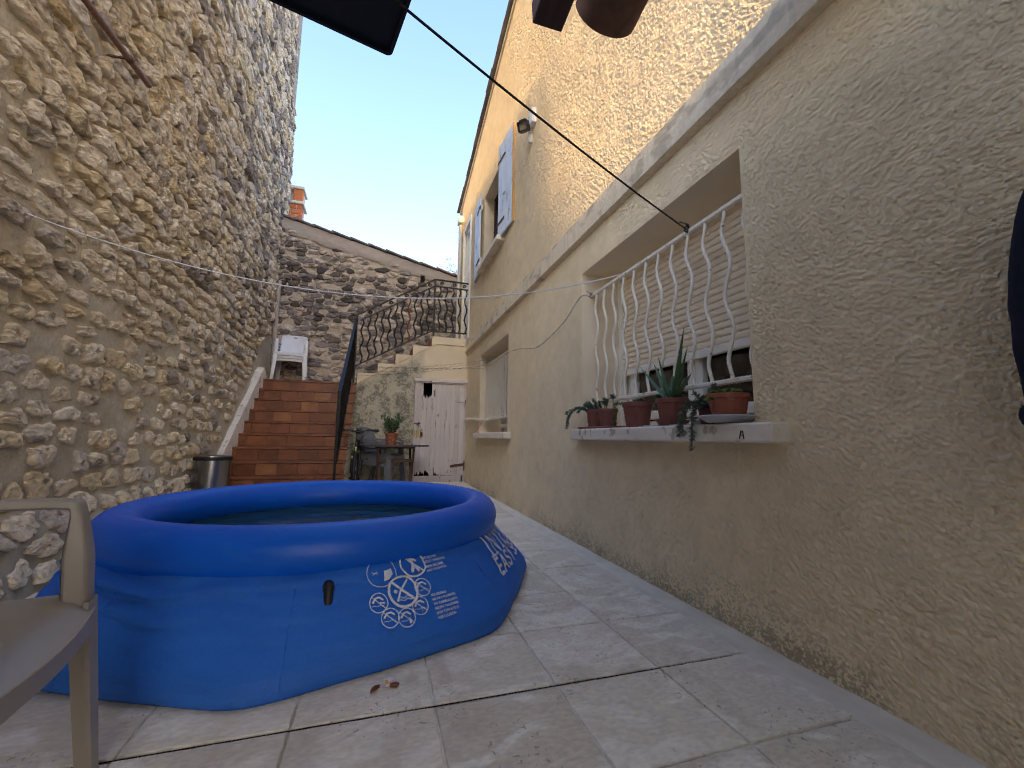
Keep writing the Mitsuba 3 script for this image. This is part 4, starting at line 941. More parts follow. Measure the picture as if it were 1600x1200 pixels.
def leg_mesh(top, foot, w0, w1):
    """an L-shaped tapering resin leg"""
    t_ = np.linspace(0, 1, 8); out = []
    L = lambda w, sx, sy: A([(0, 0), (w, 0), (w, .010), (.010, .010), (.010, w), (0, w)]) * [sx, sy]
    sx, sy = -np.sign(top[0]), -np.sign(top[1])
    rings = []
    for s in t_:
        c = A(top) * (1 - s) + A(foot) * s; w = w0 * (1 - s) + w1 * s
        q = L(w, sx, sy); rings.append(np.c_[q + c[:2], q[:, :1] * 0 + c[2]])
    n_ = 6; V_ = np.vstack(rings); F_ = []
    for r_ in range(7):
        for k_ in range(n_):
            f_ = [r_ * n_ + k_, r_ * n_ + (k_ + 1) % n_, (r_ + 1) * n_ + (k_ + 1) % n_, (r_ + 1) * n_ + k_]
            F_.append(f_ if sx * sy < 0 else f_[::-1])
    m = tm(V_, F_)
    cap = tm(rings[-1][[0, 1, 2, 3, 4, 5]], [[0, 1, 2], [0, 2, 3], [0, 3, 4], [0, 4, 5]])
    return cat([m, cap])
def chair(name, label, cat_, matk, M, group=None, slot=False, width=.50, arm=True, seat_z=.43):
    t = thing(name, label, cat_, group); hw = width / 2
    def put(n_, m, **k):
        m = m.copy(); m.apply_transform(M); return obj(n_, m, matk, t, **k)
    dish = lambda u, v: -.018 * np.sin(np.pi * u) * np.sin(np.pi * np.clip(v * 1.15, 0, 1))
    lip = lambda v: -.035 * np.clip((v - .86) / .14, 0, 1) ** 2
    seat = plate(lambda u, v: np.stack([(u - .5) * width * (1.0 + .05 * v), -.24 + .50 * v + .03 * np.sin(np.pi * u) * np.clip(v * 2 - 1, 0, 1), seat_z + dish(u, v) + lip(v) + 0 * u], -1), 17, 15, .012)
    ap = plate(lambda u, v: np.stack([(u - .5) * (width * 1.05), .262 + .03 * np.sin(np.pi * u) + 0 * v, seat_z - .033 - (.040 + .025 * np.abs(2 * u - 1) ** 4) * v], -1), 21, 4, .010)
    side = plate(lambda u, v: np.stack([hw * (1 + .05 * u) + 0 * v, -.24 + .50 * u, seat_z - .002 - .05 * v - .01 * u], -1), 9, 4, .01)
    put('seat', cat([seat, ap, side, mirror(side)]), smooth=40)
    def backf(u, v):
        y = -.22 - .17 * v + .07 * (2 * u - 1) ** 2 * (.4 + .6 * v); return np.stack([(u - .5) * width * (.96 - .05 * v), y, seat_z + .01 + .40 * v - .03 * v * (2 * u - 1) ** 4], -1)
    bk = []
    if slot:
        for (u0, u1, v0, v1) in ((0, .42, 0, 1), (.58, 1, 0, 1), (.42, .58, 0, .84), (.42, .58, .92, 1)):
            bk.append(plate(lambda u, v: backf(u0 + (u1 - u0) * u, v0 + (v1 - v0) * v), 8, 10, .010))
    else:
        for s in range(5):
            u0 = .03 + s * .19; bk.append(plate(lambda u, v: backf(u0 + .15 * u, v * .9 + .02), 5, 12, .010))
        bk += [plate(lambda u, v: backf(u, .86 + .14 * v), 17, 5, .014), plate(lambda u, v: backf(u, .0 + .06 * v), 17, 3, .012)]
    put('backrest', cat(bk), smooth=40)
    for sx in (1, -1):
        fl = leg_mesh((sx * (hw + .012), .262, seat_z - .01), (sx * (hw + .035), .30, 0), .054, .040)
        rl = leg_mesh((sx * (hw - .0), -.235, seat_z - .01), (sx * (hw + .02), -.33, 0), .060, .046)
        put('leg', fl); put('leg', rl)
        if arm:
            P_ = spline([(hw - .006, .232, seat_z - .02), (hw - .006, .222, seat_z + .10), (hw - .004, .212, seat_z + .195), (hw - .004, .190, seat_z + .211), (hw + .002, .11, seat_z + .213), (hw + .008, -.10, seat_z + .214), (hw - .015, -.27, seat_z + .225), (hw - .04, -.31, seat_z + .235)], 7)
            tg = np.gradient(P_, axis=0); tg /= np.linalg.norm(tg, axis=1, keepdims=True)
            nx = A([1.0, 0, 0]) - tg * tg[:, :1]; nx /= np.linalg.norm(nx, axis=1, keepdims=True); ny = np.cross(tg, nx)
            post = np.clip((seat_z + .19 - P_[:, 2]) / .10, 0, 1) * (P_[:, 1] > .1)
            wx_, wy_ = .024 + .004 * post, .011 + .013 * post
            oct_ = [(-1, -.6), (-.7, -1), (.7, -1), (1, -.6), (1, .6), (.7, 1), (-.7, 1), (-1, .6)]
            rings = np.stack([P_ + nx * (a_ * wx_)[:, None] + ny * (b_ * wy_)[:, None] for a_, b_ in oct_], 1)
            rings = np.concatenate([rings, rings[:, :1]], 1)
            am = grid_mesh(rings)
            am.fix_normals() if False else None
            put('arm', am if sx > 0 else mirror(am), smooth=50)
    return t
def place(o, F, tilt=0.0):
    """+y of the chair looks along F"""
    F = A(F, float); F /= np.linalg.norm(F); M = np.eye(4); M[:3, 1] = [F[0], F[1], 0]; M[:3, 0] = [F[1], -F[0], 0]; M[:3, 3] = o
    return M
Fd = A([.984, .177]); Ed = A([.177, -.984])
cc = A([-.636, 1.335]) + Ed * .262 - Fd * .262
chair('plastic_armchair', 'taupe plastic garden armchair cut off by the left edge, in front of the pool', 'chair', 'taupe_plastic', place([cc[0], cc[1], 0], Fd), width=.50)
for k in range(3):
    chair('stacking_chair', ['pale plastic chair at the bottom of the stack on the landing', 'pale plastic chair in the middle of the stack on the landing', 'pale plastic chair with a slot in its back, topmost of the stack on the landing'][k], 'chair', 'white_plastic',
          place([-1.58 + .012 * k, 8.26 - .02 * k, 1.72 + .045 * k], (.10, -1)), 'white chairs stacked on the landing', slot=True, width=.47)
for k in range(4):
    chair('grey_garden_chair', ['grey plastic chair lowest in the stack behind the small table', 'grey plastic chair second from the bottom of the stack behind the table', 'grey plastic chair second from the top of the stack behind the table', 'grey plastic chair on top of the stack behind the small table'][k], 'chair', 'grey_plastic',
          place([0.02 + .012 * k, 7.30 - .012 * k, .045 * k], (.95, -.55)), 'grey chairs stacked behind the table', slot=True, width=.46, seat_z=.41)

# ------------------------------------------------------------------ trash can, table, bicycle
CAN = thing('trash_can', 'brushed steel waste bin with a dark rim at the foot of the tiled stairs', 'bin')
o = A([-1.640, 5.18, 0])
obj('body', lathe([(.0, .012), (.158, .012), (.160, .03), (.163, .55)], o, 48), 'steel', CAN, smooth=40)
obj('base_ring', lathe([(.0, .0), (.158, .0), (.160, .006), (.158, .03), (.150, .032)], o, 48), 'black_rubber', CAN, smooth=40)
obj('rim', lathe([(.160, .545), (.170, .548), (.174, .56), (.172, .578), (.160, .582)], o, 48), 'black_rubber', CAN, smooth=40)
obj('lid', lathe([(.153, .580), (.150, .590), (.11, .597), (.0, .600)], o, 48), 'steel', CAN, smooth=40)

TAB = thing('folding_table', 'small dark topped folding wooden table by the plank door', 'table')
o = A([.235, 7.02, 0])
a_ = np.linspace(0, 2 * np.pi, 49)[:-1]
el_ = Polygon([(np.sign(math.cos(x)) * abs(math.cos(x)) ** .8 * .53, np.sign(math.sin(x)) * abs(math.sin(x)) ** .8 * .30) for x in a_])
for i in range(7):
    y0 = -.30 + .0857 * i
    sl = el_.intersection(sbox(-1, y0 + .002, 1, y0 + .0837))
    obj('top_slat', extr(sl, [o[0], o[1], .660], [1, 0, 0], [0, 1, 0], .022), 'table_top', TAB)
obj('apron', cat([bar([o[0] - .30, o[1] - .18, .645], [o[0] + .30, o[1] - .18, .645], .02, .03), bar([o[0] - .30, o[1] + .18, .645], [o[0] + .30, o[1] + .18, .645], .02, .03)]), 'table_wood', TAB)
for sx, zz in ((-.22, 1), (-.25, -1), (.25, 1), (.28, -1)):
    obj('leg', bar([o[0] + sx, o[1] - .22 * zz, .0], [o[0] + sx, o[1] + .22 * zz, .645], .026, .036, (1, 0, 0)), 'table_wood', TAB)
obj('crossbar', bar([o[0] - .24, o[1] - .06, .44], [o[0] + .27, o[1] - .06, .44], .024, .05), 'table_wood', TAB)
obj('crossbar', bar([o[0] - .22, o[1] + .19, .06], [o[0] + .25, o[1] + .19, .06], .022, .035), 'table_wood', TAB)

BIKE = thing('bicycle', 'black bicycle seen head on beside the stairs, a yellow mark on its fork', 'bicycle')
bo = A([-.315, 6.45, 0])
def bk(name, m, matk='bike_black', par=None, **k): 
    m = m.copy(); m.apply_translation(bo); return obj(name, m, matk, par or BIKE, **k)
def wheel(y):
    c = A([0, y, .30]); a_ = np.linspace(0, 2 * np.pi, 49)[:-1]
    circ = lambda r_: np.stack([a_ * 0, y + r_ * np.cos(a_), .30 + r_ * np.sin(a_)], 1)
    w_ = bk('wheel', tube([c - [.03, 0, 0], c + [.03, 0, 0]], .022, 12))
    bk('tyre', tube(circ(.278), .024, 10, closed=True), 'black_rubber', w_, smooth=True)
    bk('rim', tube(circ(.248), .012, 8, closed=True), 'steel', w_, smooth=True)
    for i in range(16):
        t_ = i * math.pi / 8
        bk('spoke', tube([c + [.02 * (-1) ** i, 0, 0], c + [0, .245 * math.cos(t_), .245 * math.sin(t_)]], .0014, 4), 'steel', w_)
wheel(0.0); wheel(1.02)
bk('fork', cat([tube([[s * .05, 0, .30], [s * .05, .10, .56], [s * .03, .115, .60]], .015, 10) for s in (-1, 1)] + [bar([-.055, .11, .585], [.055, .11, .585], .03, .05)]))
bk('fork_mark', cat([bx(-.056, -.036, .030, .050, .50, .535) , bx(-.015, .005, .070, .074, .50, .66)]), 'hi_vis')
bk('head_tube', tube([[0, .115, .58], [0, .17, .80], [0, .18, .86]], .021, 12))
bk('handlebar', cat([tube(spline([[-.30, .20, .895], [-.16, .17, .900], [-.05, .16, .885], [.05, .16, .885], [.16, .17, .900], [.30, .20, .895]], 5), .0125, 10), bar([0, .19, .85], [0, .15, .885], .035, .04)]), smooth=60)
for s in (-1, 1):
    bk('grip', tube([[s * .30, .20, .895], [s * .195, .178, .899]], .017, 10), 'black_rubber', smooth=60)
    bk('brake_lever', tube([[s * .19, .165, .897], [s * .20, .12, .89], [s * .27, .115, .872]], .006, 6))
    bk('lever_clamp', bx(s * .15 - .02, s * .15 + .02, .14, .19, .88, .915, .006))
bk('headlight', tube([[0.03, .10, .80], [0.03, .06, .80], [0.03, .055, .80]], [.03, .045, .04], 16), smooth=40)
bk('phone_mount', bx(-.02, .055, .13, .165, .90, .935, .006))
bk('brake_cable', cat([tube(spline([[-.17, .13, .89], [-.12, .05, .86], [.0, .07, .76], [.03, .1, .62]], 6), .004, 6), tube(spline([[.17, .13, .89], [.11, .04, .83], [.02, .09, .72], [-.03, .12, .62]], 6), .004, 6)]))
bk('frame', cat([tube([[0, .16, .76], [0, .55, .40]], .022, 10), tube([[0, .175, .80], [0, .66, .72]], .018, 10), tube([[0, .55, .32], [0, .68, .80]], .017, 10)] + [tube([[s * .03, .56, .33], [s * .05, 1.02, .30], [s * .02, .66, .72]], .010, 8) for s in (-1, 1)]))
bk('saddle', tube([[0, .55, .87], [0, .66, .875], [0, .80, .885]], [.022, .045, .075], 12, flat=(1, .45)), smooth=60)
bk('crank', cat([tube([[-.07, .55, .32], [.07, .55, .32]], .02, 10), tube([[.07, .55, .32], [.075, .48, .47]], .009, 8), tube([[-.07, .55, .32], [-.075, .62, .17]], .009, 8), bx(.08, .16, .45, .51, .46, .48), bx(-.16, -.08, .59, .65, .16, .18)]))

# ------------------------------------------------------------------ plants
def pot(o, r, h, t, matk, saucer=None):
    obj('pot', lathe([(.0, 0), (r * .74, 0), (r * .76, .004), (r * .93, h * .80), (r * .935, h * .81), (r * 1.0, h * .82), (r * 1.01, h * .985), (r * .98, h), (r * .92, h * .995), (r * .90, h * .88), (.0, h * .88)], o, 36), matk, t, smooth=35)
    obj('soil', lathe([(r * .90, h * .885), (.0, h * .91)], o, 24), 'soil', t)
    if saucer:
        obj('saucer', lathe([(.0, -.012), (saucer * .8, -.012), (saucer, .014), (saucer * .95, .014), (saucer * .78, -.006), (0, -.006)], o, 36), matk, t, smooth=35)
LEAFV = A([(0, 0, 0), (-.32, .35, .05), (.32, .35, .05), (-.36, .65, .04), (.36, .65, .04), (0, .35, -.05), (0, .65, -.05), (0, 1.0, .02)])
LEAFF = A([(0, 5, 1), (0, 2, 5), (1, 5, 6), (1, 6, 3), (5, 2, 4), (5, 4, 6), (3, 6, 7), (6, 4, 7)])
def leaves(spec):
    """many small leaves: (base, direction, length, width)"""
    vs, fs, us = [], [], []
    for i, (p, d, L, w) in enumerate(spec):
        d = A(d) / np.linalg.norm(d); x, y, _ = frame(d); a_ = RNG.uniform(0, 6.28); x, y = x * math.cos(a_) + y * math.sin(a_), y * math.cos(a_) - x * math.sin(a_)
        v = LEAFV * [w, L, L * .6]
        vs.append(A(p) + v[:, :1] * x + v[:, 1:2] * d + v[:, 2:] * y); fs.append(LEAFF + 8 * i); us.append(np.tile(RNG.random(2), (8, 1)))
    return tm(np.vstack(vs), np.vstack(fs)), np.vstack(us)
def put_leaves(name, spec, matk, t, kind='stuff'):
    m, u = leaves(spec); obj(name, m, matk, t, smooth=True, uv=u, kind=kind)
def shoot(path, per, L, w, out=.8, r=0.0):
    P_ = spline(path, 8); spec = []
    for i in range(len(P_) - 1):
        tg = P_[i + 1] - P_[i]
        for k in range(per):
            x, y, z = frame(tg); a_ = RNG.uniform(0, 6.28)
            d = (x * math.cos(a_) + y * math.sin(a_)) * out + z * RNG.uniform(.2, .7); spec.append((P_[i] + tg * RNG.random(), d, L * RNG.uniform(.7, 1.2), w))
    return P_, spec
SZ = 0.888
# far left: trailing stonecrop in a brown pot
t = thing('trailing_stonecrop', 'grey green trailing stonecrop in a brown pot, leftmost on the big window sill', 'potted plant'); o = A([1.50, 2.80, SZ + .014])
pot(o, .062, .125, t, 'brown_pot')
spec, st = [], []
for k in range(7):
    a_ = RNG.uniform(0, 6.28); b = o + [.035 * math.cos(a_), .035 * math.sin(a_), .115]
    P_, s = shoot([b, b + [.01 * math.cos(a_), .02 * math.sin(a_), .03], b + [.02 * math.cos(a_) - .02, .03 * math.sin(a_), RNG.uniform(.04, .085)]], 5, .016, .010); spec += s; st.append(tube(P_, .003, 5))
for k, (dx, dy, dz) in enumerate(((-.115, .12, -.135), (-.12, .09, -.115), (-.10, .16, -.02), (-.11, .11, -.085), (-.09, -.02, -.02))):
    b = o + [-.04, .03, .12]; P_, s = shoot([b, b + [dx * .5, dy * .5, .02], b + [dx * .9, dy, dz * .35], b + [dx, dy, dz]], 5, .015, .009); spec += s; st.append(tube(P_, .0025, 5))
obj('stem', cat(st), 'leaf', t); put_leaves('foliage', spec, 'grey_green', t)
# small tree-like succulent
t = thing('small_succulent', 'little upright dark succulent in a brown pot, second from the left on the big sill', 'potted plant'); o = A([1.475, 2.565, SZ + .014])
pot(o, .068, .115, t, 'brown_pot')
obj('tray', bx(1.41, 1.545, 2.44, 2.90, SZ - .002, SZ + .012, .004), 'brown_pot', t)
st, spec = [], []
for k in range(3):
    b = o + [RNG.normal(0, .02), RNG.normal(0, .02), .105]; e = b + [RNG.normal(0, .02), RNG.normal(0, .02), RNG.uniform(.06, .12)]; st.append(tube(spline([b, (b + e) / 2 + [.005, 0, 0], e], 5), .004, 6))
    for j in range(26):
        d = RNG.normal(0, 1, 3); d[2] = abs(d[2]) * .8; spec.append((e - [0, 0, RNG.uniform(0, .03)], d, RNG.uniform(.025, .042), .014))
obj('stem', cat(st), 'bark', t); put_leaves('foliage', spec, 'leaf', t)
# brown pot with a low rosette
t = thing('low_rosette', 'low dark rosette in a wide brown pot, third from left on the big sill', 'potted plant'); o = A([1.487, 2.235, SZ])
pot(o, .090, .148, t, 'brown_pot')
spec = [(o + [RNG.normal(0, .012), RNG.normal(0, .012), .135], (math.cos(a_), math.sin(a_), RNG.uniform(.3, 1.3)), RNG.uniform(.03, .06), .022) for a_ in RNG.uniform(0, 6.28, 46)]
for k in range(2):
    b = o + [-.055, .07, .145]; P_, s = shoot([b, b + [-.03, .03, .0], b + [-.045, .03, -.06 - .05 * k], b + [-.045, .035 - .02 * k, -.10 - .03 * k]], 3, .016, .010); spec += s
put_leaves('foliage', spec, 'leaf', t)
# aloe
t = thing('aloe', 'tall spiky aloe in a brown pot with saucer, middle of the big window sill', 'potted plant'); o = A([1.487, 1.912, SZ + .014])
pot(o, .084, .130, t, 'brown_pot', .088)
for (dx, dy, dz, L) in ((-.05, .19, .22, 1), (.02, .17, .25, .95), (-.02, .07, .26, 1), (.03, -.02, .20, .8), (.0, -.10, .36, 1.05), (.03, -.09, .29, 1), (-.03, -.19, .13, .95), (.05, .05, .2, .8), (-.06, .02, .14, .7), (.06, -.06, .17, .75), (-.05, .10, .07, .6)):
    b = o + A([dx * .12, dy * .10, .115]); e = b + A([dx, dy, dz]) * L; md = (b + e) / 2 + A([dx * .10, dy * .06, .025])
    s_ = np.linspace(0, 1, 12)[:, None]; C_ = b * (1 - s_) ** 2 + 2 * md * s_ * (1 - s_) + e * s_ ** 2
    tg = np.gradient(C_, axis=0); tg /= np.linalg.norm(tg, axis=1, keepdims=True)
    out_ = A([dx, dy, .01]); out_ = out_ / np.linalg.norm(out_)
    sd = np.cross(tg, out_); sd /= np.maximum(np.linalg.norm(sd, axis=1, keepdims=True), 1e-6); nn_ = np.cross(sd, tg)
    w_ = (.021 * (1 - s_ ** 1.4) + .0012); th_ = .010 * (1 - s_) + .001
    rings = np.stack([C_ - sd * w_ - nn_ * -.006 * (1 - s_), C_ - sd * w_ * .5 - nn_ * th_ * .5, C_ - nn_ * th_, C_ + sd * w_ * .5 - nn_ * th_ * .5, C_ + sd * w_ + nn_ * .006 * (1 - s_), C_ + nn_ * .0015], 1)
    rings = np.concatenate([rings, rings[:, :1]], 1)
    obj('leaf', grid_mesh(rings), 'aloe_green', t, smooth=40)
spec = [(o + [RNG.normal(-.03, .02), RNG.normal(.05, .02), .135], (RNG.normal(-.3, .5), RNG.normal(.4, .5), RNG.uniform(.1, .8)), .028, .018) for k in range(40)]
put_leaves('undergrowth', spec, 'leaf', t)
# terracotta bowl with houseleeks, on a grey dish
t = thing('houseleek_bowl', 'lime green houseleeks in a terracotta pot on a grey dish, rightmost on the big sill', 'potted plant'); o = A([1.475, 1.515, SZ + .022])
pot(o, .088, .108, t, 'terracotta')
obj('dish', lathe([(.0, -.020), (.085, -.020), (.13, .008), (.128, .012), (.08, -.014), (.0, -.014)], o, 40), 'saucer_grey', t, smooth=40)
for (x, y, z, s) in ((-.03, .05, .112, .030), (-.05, -.01, .112, .028), (.01, .0, .118, .034), (.0, -.05, .112, .026), (-.088, .0, .080, .034), (.04, .04, .11, .025), (-.02, -.06, .11, .022)):
    spec = []
    for j in range(34):
        a_ = j * 2.4; q = (j / 34) ** .6; up = .95 - q * .8
        spec.append((o + [x, y, z], (math.cos(a_) * (1 - up * .7) - (.8 if x < -.08 else 0), math.sin(a_) * (1 - up * .7), up * (.2 if x < -.08 else 1)), s * (.6 + .5 * q), s * .5))
    m, u = leaves(spec); obj('rosette', m, 'lime_green', t, smooth=True, uv=u)
t = thing('hanging_stonecrop', 'dark blue green stonecrop trailing over the sill edge beside the grey dish', 'plant'); b0 = A([1.50, 1.665, SZ])
obj('pot', lathe([(0, 0), (.038, 0), (.046, .075), (.043, .078), (0, .07)], b0, 20), 'brown_pot', t)
spec, st = [], []
for k in range(11):
    b = b0 + [RNG.normal(0, .015), RNG.normal(0, .02), .07]; e = RNG.uniform(-.09, .09)
    if k < 6:
        pth = [b, b + [-.02, e * .4, .05], b + [RNG.uniform(-.05, .0), e, RNG.uniform(.03, .13)]]
    else:
        pth = [b, b + [-.07, e * .2, .03], b + [-.125, e * .4, -.03], b + [-.128, e * .45 + .01, RNG.uniform(-.20, -.10)]]
    P_, s = shoot(pth, 6, .021, .008); spec += s; st.append(tube(P_, .0025, 5))
obj('stem', cat(st), 'dry_leaf', t); put_leaves('foliage', spec, 'grey_green', t)
obj('brick_slab', bx(1.44, 1.58, 1.80, 2.12, SZ - .004, SZ + .0, .002), 'saucer_grey', t) if False else None
t = thing('plant_tray', 'pale grey plastic tray lying under the pots on the big sill', 'tray')
obj('base', bx(1.43, 1.585, 1.68, 2.10, SZ - .001, SZ + .004, .002), 'saucer_grey', t)
obj('edge', cat([bx(1.425, 1.59, 1.675, 1.685, SZ - .001, SZ + .022, .002)]), 'saucer_grey', t)
# jade plant on the table
t = thing('jade_plant', 'bushy jade plant in a terracotta pot standing on the folding table', 'potted plant'); o = A([.175, 6.98, .683])
pot(o, .098, .185, t, 'terracotta')
st, spec = [], []
for k in range(11):
    a_ = k * 2.4; r_ = RNG.uniform(.05, .20); e = o + [r_ * math.cos(a_), r_ * math.sin(a_), RNG.uniform(.30, .47)]; b = o + [.02 * math.cos(a_), .02 * math.sin(a_), .16]
    P_ = spline([b, (b + e) / 2 + [0, 0, .02], e], 6); st.append(tube(P_, np.linspace(.009, .004, len(P_)), 6))
    for j in range(30):
        p = P_[int(RNG.integers(4, len(P_)))] + RNG.normal(0, .018, 3); d = RNG.normal(0, 1, 3) + [0, 0, .5]; spec.append((p, d, RNG.uniform(.045, .07), RNG.uniform(.034, .044)))
for j in range(40):
    spec.append((o + [RNG.normal(0, .04), RNG.normal(0, .04), RNG.uniform(.17, .24)], RNG.normal(0, 1, 3) + [0, 0, .6], .04, .03))
obj('stem', cat(st), 'bark', t); put_leaves('foliage', spec, 'leaf', t)
# tree beyond the outbuilding
t = thing('distant_tree', 'small olive green tree top showing above the roof verge beside the downpipe', 'tree')
to = A([2.95, 20.0, 0]); tr_ = [tube(spline([to, to + [.1, 0, 3], to + [-.05, 0, 6], to + [.05, 0, 8.2]], 6), np.linspace(.16, .05, 19), 8)]; spec = []
for k in range(46):
    e = to + [RNG.normal(0, .45), RNG.normal(0, .45), RNG.uniform(7.2, 9.75)]; b = to + [0, 0, RNG.uniform(5.8, 8.0)]
    P_ = spline([b, (b + e) / 2 + RNG.normal(0, .1, 3), e], 6); tr_.append(tube(P_, np.linspace(.02, .006, len(P_)), 5))
    for j in range(46):
        p = P_[int(RNG.integers(4, len(P_)))] + RNG.normal(0, .13, 3); spec.append((p, RNG.normal(0, 1, 3), RNG.uniform(.10, .17), .06))
obj('trunk', cat(tr_), 'bark', t); put_leaves('crown', spec, 'tree_leaf', t)

# ------------------------------------------------------------------ lamp, cables, wires
t = thing('wall_lamp', 'small black floodlight on the sunlit upper wall of the house', 'lamp'); o = A([1.37, 4.14, 4.29])
R_ = trimesh.transformations.rotation_matrix(math.radians(42), [0, 0, 1]) @ trimesh.transformations.rotation_matrix(math.radians(-24), [0, 1, 0])
def lp(n_, m, mk_, **k): m = m.copy(); m.apply_scale(.8); m.apply_transform(R_); m.apply_translation(o); return obj(n_, m, mk_, t, **k)
lp('housing', cat([bx(-.05, .05, -.075, .075, .052, .066, .004), bx(-.05, .05, -.075, .075, -.066, -.052, .004), bx(-.05, .05, -.075, -.062, -.052, .052), bx(-.05, .05, .062, .075, -.052, .052), bx(.035, .05, -.062, .062, -.052, .052), bx(-.02, .04, -.05, .05, .066, .092, .006)]), 'bike_black')
lp('reflector', bx(.0, .034, -.061, .061, -.051, .051), 'lamp_reflector'); lp('glass', tm([[-.046, -.061, -.051], [-.046, .061, -.051], [-.046, .061, .051], [-.046, -.061, .051]], [[0, 3, 2, 1]]), 'pane_glass')
obj('bracket', cat([bar(o + [.05, 0, -.02], [1.49, 4.20, 4.28], .022), bar([1.485, 4.20, 4.16], [1.485, 4.20, 4.40], .03, .07)]), 'zinc', t)
obj('junction_box', bx(1.44, 1.495, 4.06, 4.15, 4.32, 4.50, .006), 'upvc', t)

def line(name, label, pts, r, matk, cat_='cable', n=6, knot=None):
    t = thing(name, label, cat_); obj('strand', tube(pts, r, n), matk, t, smooth=60)
    if knot is not None:
        k = A(knot); obj('knot', cat([tube(np.stack([k[0] + .02 * np.cos(a_), k[1] + .010 * np.sin(a_ * 2), k[2] + .02 * np.sin(a_)], 1), r * 1.1, 6, closed=True) for a_ in (np.linspace(0, 6.28, 15)[:-1],)] + [tube([k, k + [-.03, -.02, .012], k + [-.05, .01, .035]], r * .9, 6)]), matk, t)
    return t
GT = 1.967
pA, pB = A([-.62, .85, 2.12]), A([1.575, 1.84, GT])
line('overhead_cable', 'black cable slung from overhead down to the top rail of the window grille', catenary(pA, pB, .035, 60), .0042, 'cable_black', knot=[1.578, 1.84, GT + .012])
wl = A([wx(2.69, 1.92) + .03, 2.69, 1.92])
P_ = catenary(wl, [1.575, 2.50, GT], .30, 70)
line('clothes_line', 'thin white washing line sagging across the courtyard from the stone wall to the grille', P_, .0036, 'white_rope', 'washing line')
line('thin_wire', 'thin dark wire dangling along the house wall between the two window grilles', spline([[1.58, 2.955, GT - .03], [1.47, 2.95, 1.93], [1.465, 3.3, 1.80], [1.462, 3.9, 1.72], [1.466, 4.5, 1.82], [1.47, 5.1, 1.88], [1.585, 5.2, 1.93]], 14), .0028, 'wire_grey', 'wire', knot=[1.575, 2.955, GT - .01])
for k, (z1, z2, sg) in enumerate(((2.02, 1.93, .03), (1.93, 1.99, .035), (1.84, 1.905, .02), (1.99, 1.955, .06))):
    line('washing_wire', ['uppermost of the thin wires strung from the stained stair wall to the far window grille', 'thin wire second from the top between the stair wall and the far grille', 'lowest thin wire between the stained stair wall and the far window grille', 'slackest of the thin wires between the stair wall and the far grille'][k],
         catenary([-.40 + .25 * (k == 1), YF - .03, z1], [1.56, 6.45 - .25 * k, z2 - .02], sg, 40), .0022, 'wire_grey', 'wire')
t = thing('white_conduit', 'white pipe running from the plank door into the far window with a red wire hanging', 'pipe')
obj('pipe', tube([[1.47, 7.66, 1.135], [1.465, 6.9, 1.12], [1.46, 6.62, 1.10], [1.58, 6.35, 1.085]], .014, 10), 'upvc', t, smooth=60)
obj('red_wire', tube(spline([[1.50, 6.38, 1.08], [1.46, 6.46, .98], [1.43, 6.60, .90], [1.44, 6.70, .892]], 8), .005, 6), 'red_plastic', t)

# ------------------------------------------------------------------ overhead: panel, rafter and roof tile
t = thing('overhead_canopy', 'dark blue black panel with a rounded corner jutting in overhead at the top', 'canopy')
o = A([-.030, 1.462, 2.2]); e1 = A([-.972, -.235, 0]); e2 = A([.125, -.992, 0])
pl = Polygon([(0, 0), (2.0, 0), (2.0, 2.2), (0, 2.2)]).buffer(-.022).buffer(.022, quad_segs=8)
e1n = e1 / np.linalg.norm(e1); e2n = np.cross([0, 0, 1.0], e1n)
obj('sheet', extr(pl, o + [0, 0, 0], e1n, e2n, .014), 'navy_panel', t)
obj('rim', extr(pl.difference(pl.buffer(-.012)), o - [0, 0, .012], e1n, e2n, .012), 'navy_panel', t)
obj('post', bar(o + e1n * 1.0 + e2n * 2.0 - [0, 0, 2.2], o + e1n * 1.0 + e2n * 2.0, .05), 'navy_panel', t)
t = thing('porch_roof', 'porch roof edge overhead with a dark rafter end and a curved clay tile', 'roof')
obj('rafter', bar([.535, 1.35, 2.424], [.545, -2.5, 2.90], .12, .10, (0, 0, 1), .004), 'dark_wood', t)
obj('rafter', bar([1.33, 1.20, 2.52], [1.34, -2.5, 2.90], .12, .10, (0, 0, 1), .004), 'dark_wood', t) if False else None
def canal(x, y, z, r0, r1, L, up):
    a_ = np.linspace(0, math.pi, 19); s = np.linspace(0, 1, 5); g = []
    for rr_ in (0, .013):
        P_ = np.stack([np.stack([x + (r0 + (r1 - r0) * q - rr_) * np.cos(a_), a_ * 0 + y - L * q, z + L * .13 * q - up * (r0 + (r1 - r0) * q - rr_) * .78 * np.sin(a_)], -1) for q in s])
        g.append(P_)
    sec = np.concatenate([g[0], g[1][:, ::-1], g[0][:, :1]], 1)
    lip = [tm(np.vstack([g[0][e_], g[1][e_]]), [[i, i + 1, 20 + i, 19 + i] for i in range(18)]) for e_ in (0, -1)]
    return cat([grid_mesh(sec)] + lip)
obj('channel_tile', canal(.792, 1.345, 2.53, .135, .115, .45, 1), 'canal_tile', t, smooth=35)
obj('channel_tile', canal(.792, .93, 2.585, .135, .115, .45, 1), 'canal_tile', t, smooth=35)
obj('channel_tile', canal(1.075, .93, 2.585, .135, .115, .45, 1), 'canal_tile', t, smooth=35)
obj('cover_tile', canal(.935, .90, 2.60, .12, .10, .45, -1), 'canal_tile', t, smooth=35)
obj('boarding', bx(.48, 1.49, -2.5, .75, 2.80, 2.82), 'dark_wood', t)
obj('post', bar([.54, -2.4, 0], [.54, -2.4, 2.85], .12), 'dark_wood', t)
obj('side_wall', bx(.48, 1.49, -2.62, -2.5, -.01, 2.80), 'smooth_plaster', t)

